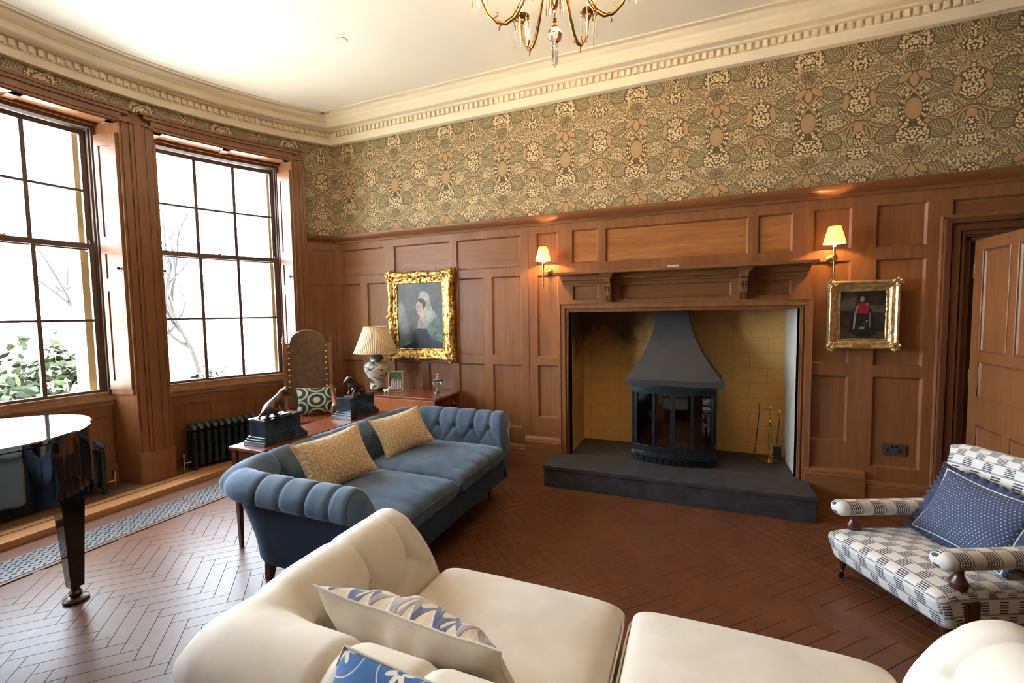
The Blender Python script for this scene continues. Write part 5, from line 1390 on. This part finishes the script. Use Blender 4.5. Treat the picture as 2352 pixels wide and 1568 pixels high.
b.lathe([(.006, 3.228), (.012, 3.222), (.010, 3.212), (.014, 3.206), (.012, 3.196), (.018, 3.185), (.018, 3.178)], n=16); b.build('pendant_ring', M_gilt_br, chd, smooth=True)
b = MB(); b.M = A; b.lathe([(.004, 3.180), (.022, 3.172), (.038, 3.155), (.044, 3.135), (.038, 3.115), (.022, 3.098), (.006, 3.090)], n=8); b.build('crystal_ball', M_crystal, chd)
def prism(b, x, y, z, L_, r=.0058):
    b.lathe([(.0015, 0), (.006, -.006), (.006, -.014), (.0015, -.020)], (x, y, z), 6); b.lathe([(.002, -.022), (r, -.035), (r*.8, -L_+.01), (.0008, -L_)], (x, y, z), 6)
for k in range(5):
    a = 2*PI*k/5; b = MB(); b.M = A; r_ = .016 if k else 0; prism(b, r_*math.cos(a), r_*math.sin(a), 3.095, .115 if k else .135, .006); b.build('prism', M_crystal, chd)
a0 = math.radians(16.5)
for k in range(6):
    a = a0+k*PI/3; ca, sa = math.cos(a), math.sin(a); Pt = lambda r, z: (r*ca, r*sa, z)
    b = MB(); b.M = A
    pr_ = [(.02, 3.44), (.06, 3.475), (.10, 3.46), (.14, 3.40), (.18, 3.31), (.22, 3.245), (.27, 3.215), (.32, 3.225), (.37, 3.275), (.405, 3.36), (.42, 3.44)]
    b.tube([Pt(r, z) for r, z in pr_], .0075, 8); b.tube([Pt(r+.012, z+.012) for r, z in pr_[3:8]], .0045, 6)
    for r, z, dr, dz in ((.235, 3.235, -.02, -.03), (.30, 3.215, .015, -.032), (.34, 3.25, -.035, .03), (.20, 3.28, .035, .02)):
        b.tube([Pt(r, z), Pt(r+dr*.6, z+dz*.5), Pt(r+dr*.7, z+dz), Pt(r+dr*.3, z+dz*1.15)], [.005, .004, .003, .0015], 6)
    arm_o = b.build('arm', M_gilt_br, chd, smooth=True)
    b = MB(); b.M = A; b.lathe([(.006, 3.425), (.018, 3.44), (.020, 3.455), (.045, 3.468), (.052, 3.476), (.050, 3.482), (.020, 3.474), (.016, 3.49), (.012, 3.50)], Pt(.42, 0), 20); b.build('drip_pan', M_gilt_br, arm_o, smooth=True)
    b = MB(); b.M = A; b.lathe([(.011, 3.50), (.011, 3.585)], Pt(.42, 0), 12); b.lathe([(.003, 3.585), (.012, 3.60), (.014, 3.62), (.006, 3.65), (.001, 3.665)], Pt(.42, 0), 12); b.build('candle_bulb', M_flame, arm_o, smooth=True)
    for j in range(7):
        q = 2*PI*j/7+.3; x, y, _ = Pt(.42, 0); b = MB(); b.M = A; prism(b, x+.049*math.cos(q), y+.049*math.sin(q), 3.474, .165+.02*(j % 2)); b.build('prism', M_crystal, arm_o)
for k in range(10):
    q = 2*PI*k/10; b = MB(); b.M = A; prism(b, .052*math.cos(q), .052*math.sin(q), 3.45, .19+.02*(k % 2)); b.build('prism', M_crystal, chd)
for k in range(6):
    a = a0+k*PI/3; point('candle_light', (CX+.42*math.cos(a), CYY+.42*math.sin(a), 3.635), 9.0, (1, .70, .38), .015)

# ================================================================ GARDEN
b = MB(); b.grid(lambda u, v: (-2.0-60*u, -45+80*v, -.75+.9*noise.noise(Vector((u*6, v*9, 0)))*min(1, u*4)+1.5*u), 30, 40); tag(b.build('ground', M_gravel, smooth=True), kind='structure')
def bush(x, y, z, rx, rz, n, mat, label, seed):
    q = random.Random(seed); b = MB()
    for i in range(n):
        a = q.random()*2*PI; u = q.random(); r = (.35+.65*u**.5); el = q.random()*PI*.5
        c_ = Vector((math.cos(a)*math.cos(el)*r*rx, math.sin(a)*math.cos(el)*r*rx, math.sin(el)*r*rz*(.8+.3*noise.noise(Vector((a*2, el*3, seed))))))
        s_ = .05+.07*q.random(); d1 = Vector((q.uniform(-1, 1), q.uniform(-1, 1), q.uniform(-.3, .8))).normalized(); d2 = d1.cross(Vector((q.uniform(-1, 1), q.uniform(-1, 1), q.uniform(-1, 1)))).normalized()
        b.poly([c_-d1*s_, c_+d2*s_*.45, c_+d1*s_, c_-d2*s_*.45])
    o = b.build('garden_bush', mat); o.location = (x, y, z); tag(o, label, 'bush')
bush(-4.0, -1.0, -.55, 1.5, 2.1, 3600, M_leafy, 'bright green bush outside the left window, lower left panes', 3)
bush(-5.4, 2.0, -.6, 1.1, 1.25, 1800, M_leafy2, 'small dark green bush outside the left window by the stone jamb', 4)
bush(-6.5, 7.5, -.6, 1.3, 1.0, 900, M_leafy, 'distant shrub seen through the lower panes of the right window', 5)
def tree(x, y, z, h, seed, label):
    q = random.Random(seed); b = MB()
    def br(p, d, L_, r, lev):
        pts_ = [p]; dd = d.copy()
        for i in range(5):
            dd = (dd+Vector((q.uniform(-.25, .25), q.uniform(-.25, .25), q.uniform(-.05, .15)))).normalized(); pts_.append(pts_[-1]+dd*L_/5)
        b.tube(pts_, [r*(1-.14*i) for i in range(6)], 5)
        if lev < 3:
            for i in range(3 if lev else 5):
                k = q.randint(2, 5); nd = (dd+Vector((q.uniform(-1, 1), q.uniform(-1, 1), q.uniform(-.2, .7)))).normalized(); br(pts_[k], nd, L_*.62, r*.5, lev+1)
    br(Vector((0, 0, 0)), Vector((0, 0, 1)), h*.5, .11, 0)
    o = b.build('bare_tree', M_bark, smooth=True); o.location = (x, y, z); tag(o, label, 'tree')
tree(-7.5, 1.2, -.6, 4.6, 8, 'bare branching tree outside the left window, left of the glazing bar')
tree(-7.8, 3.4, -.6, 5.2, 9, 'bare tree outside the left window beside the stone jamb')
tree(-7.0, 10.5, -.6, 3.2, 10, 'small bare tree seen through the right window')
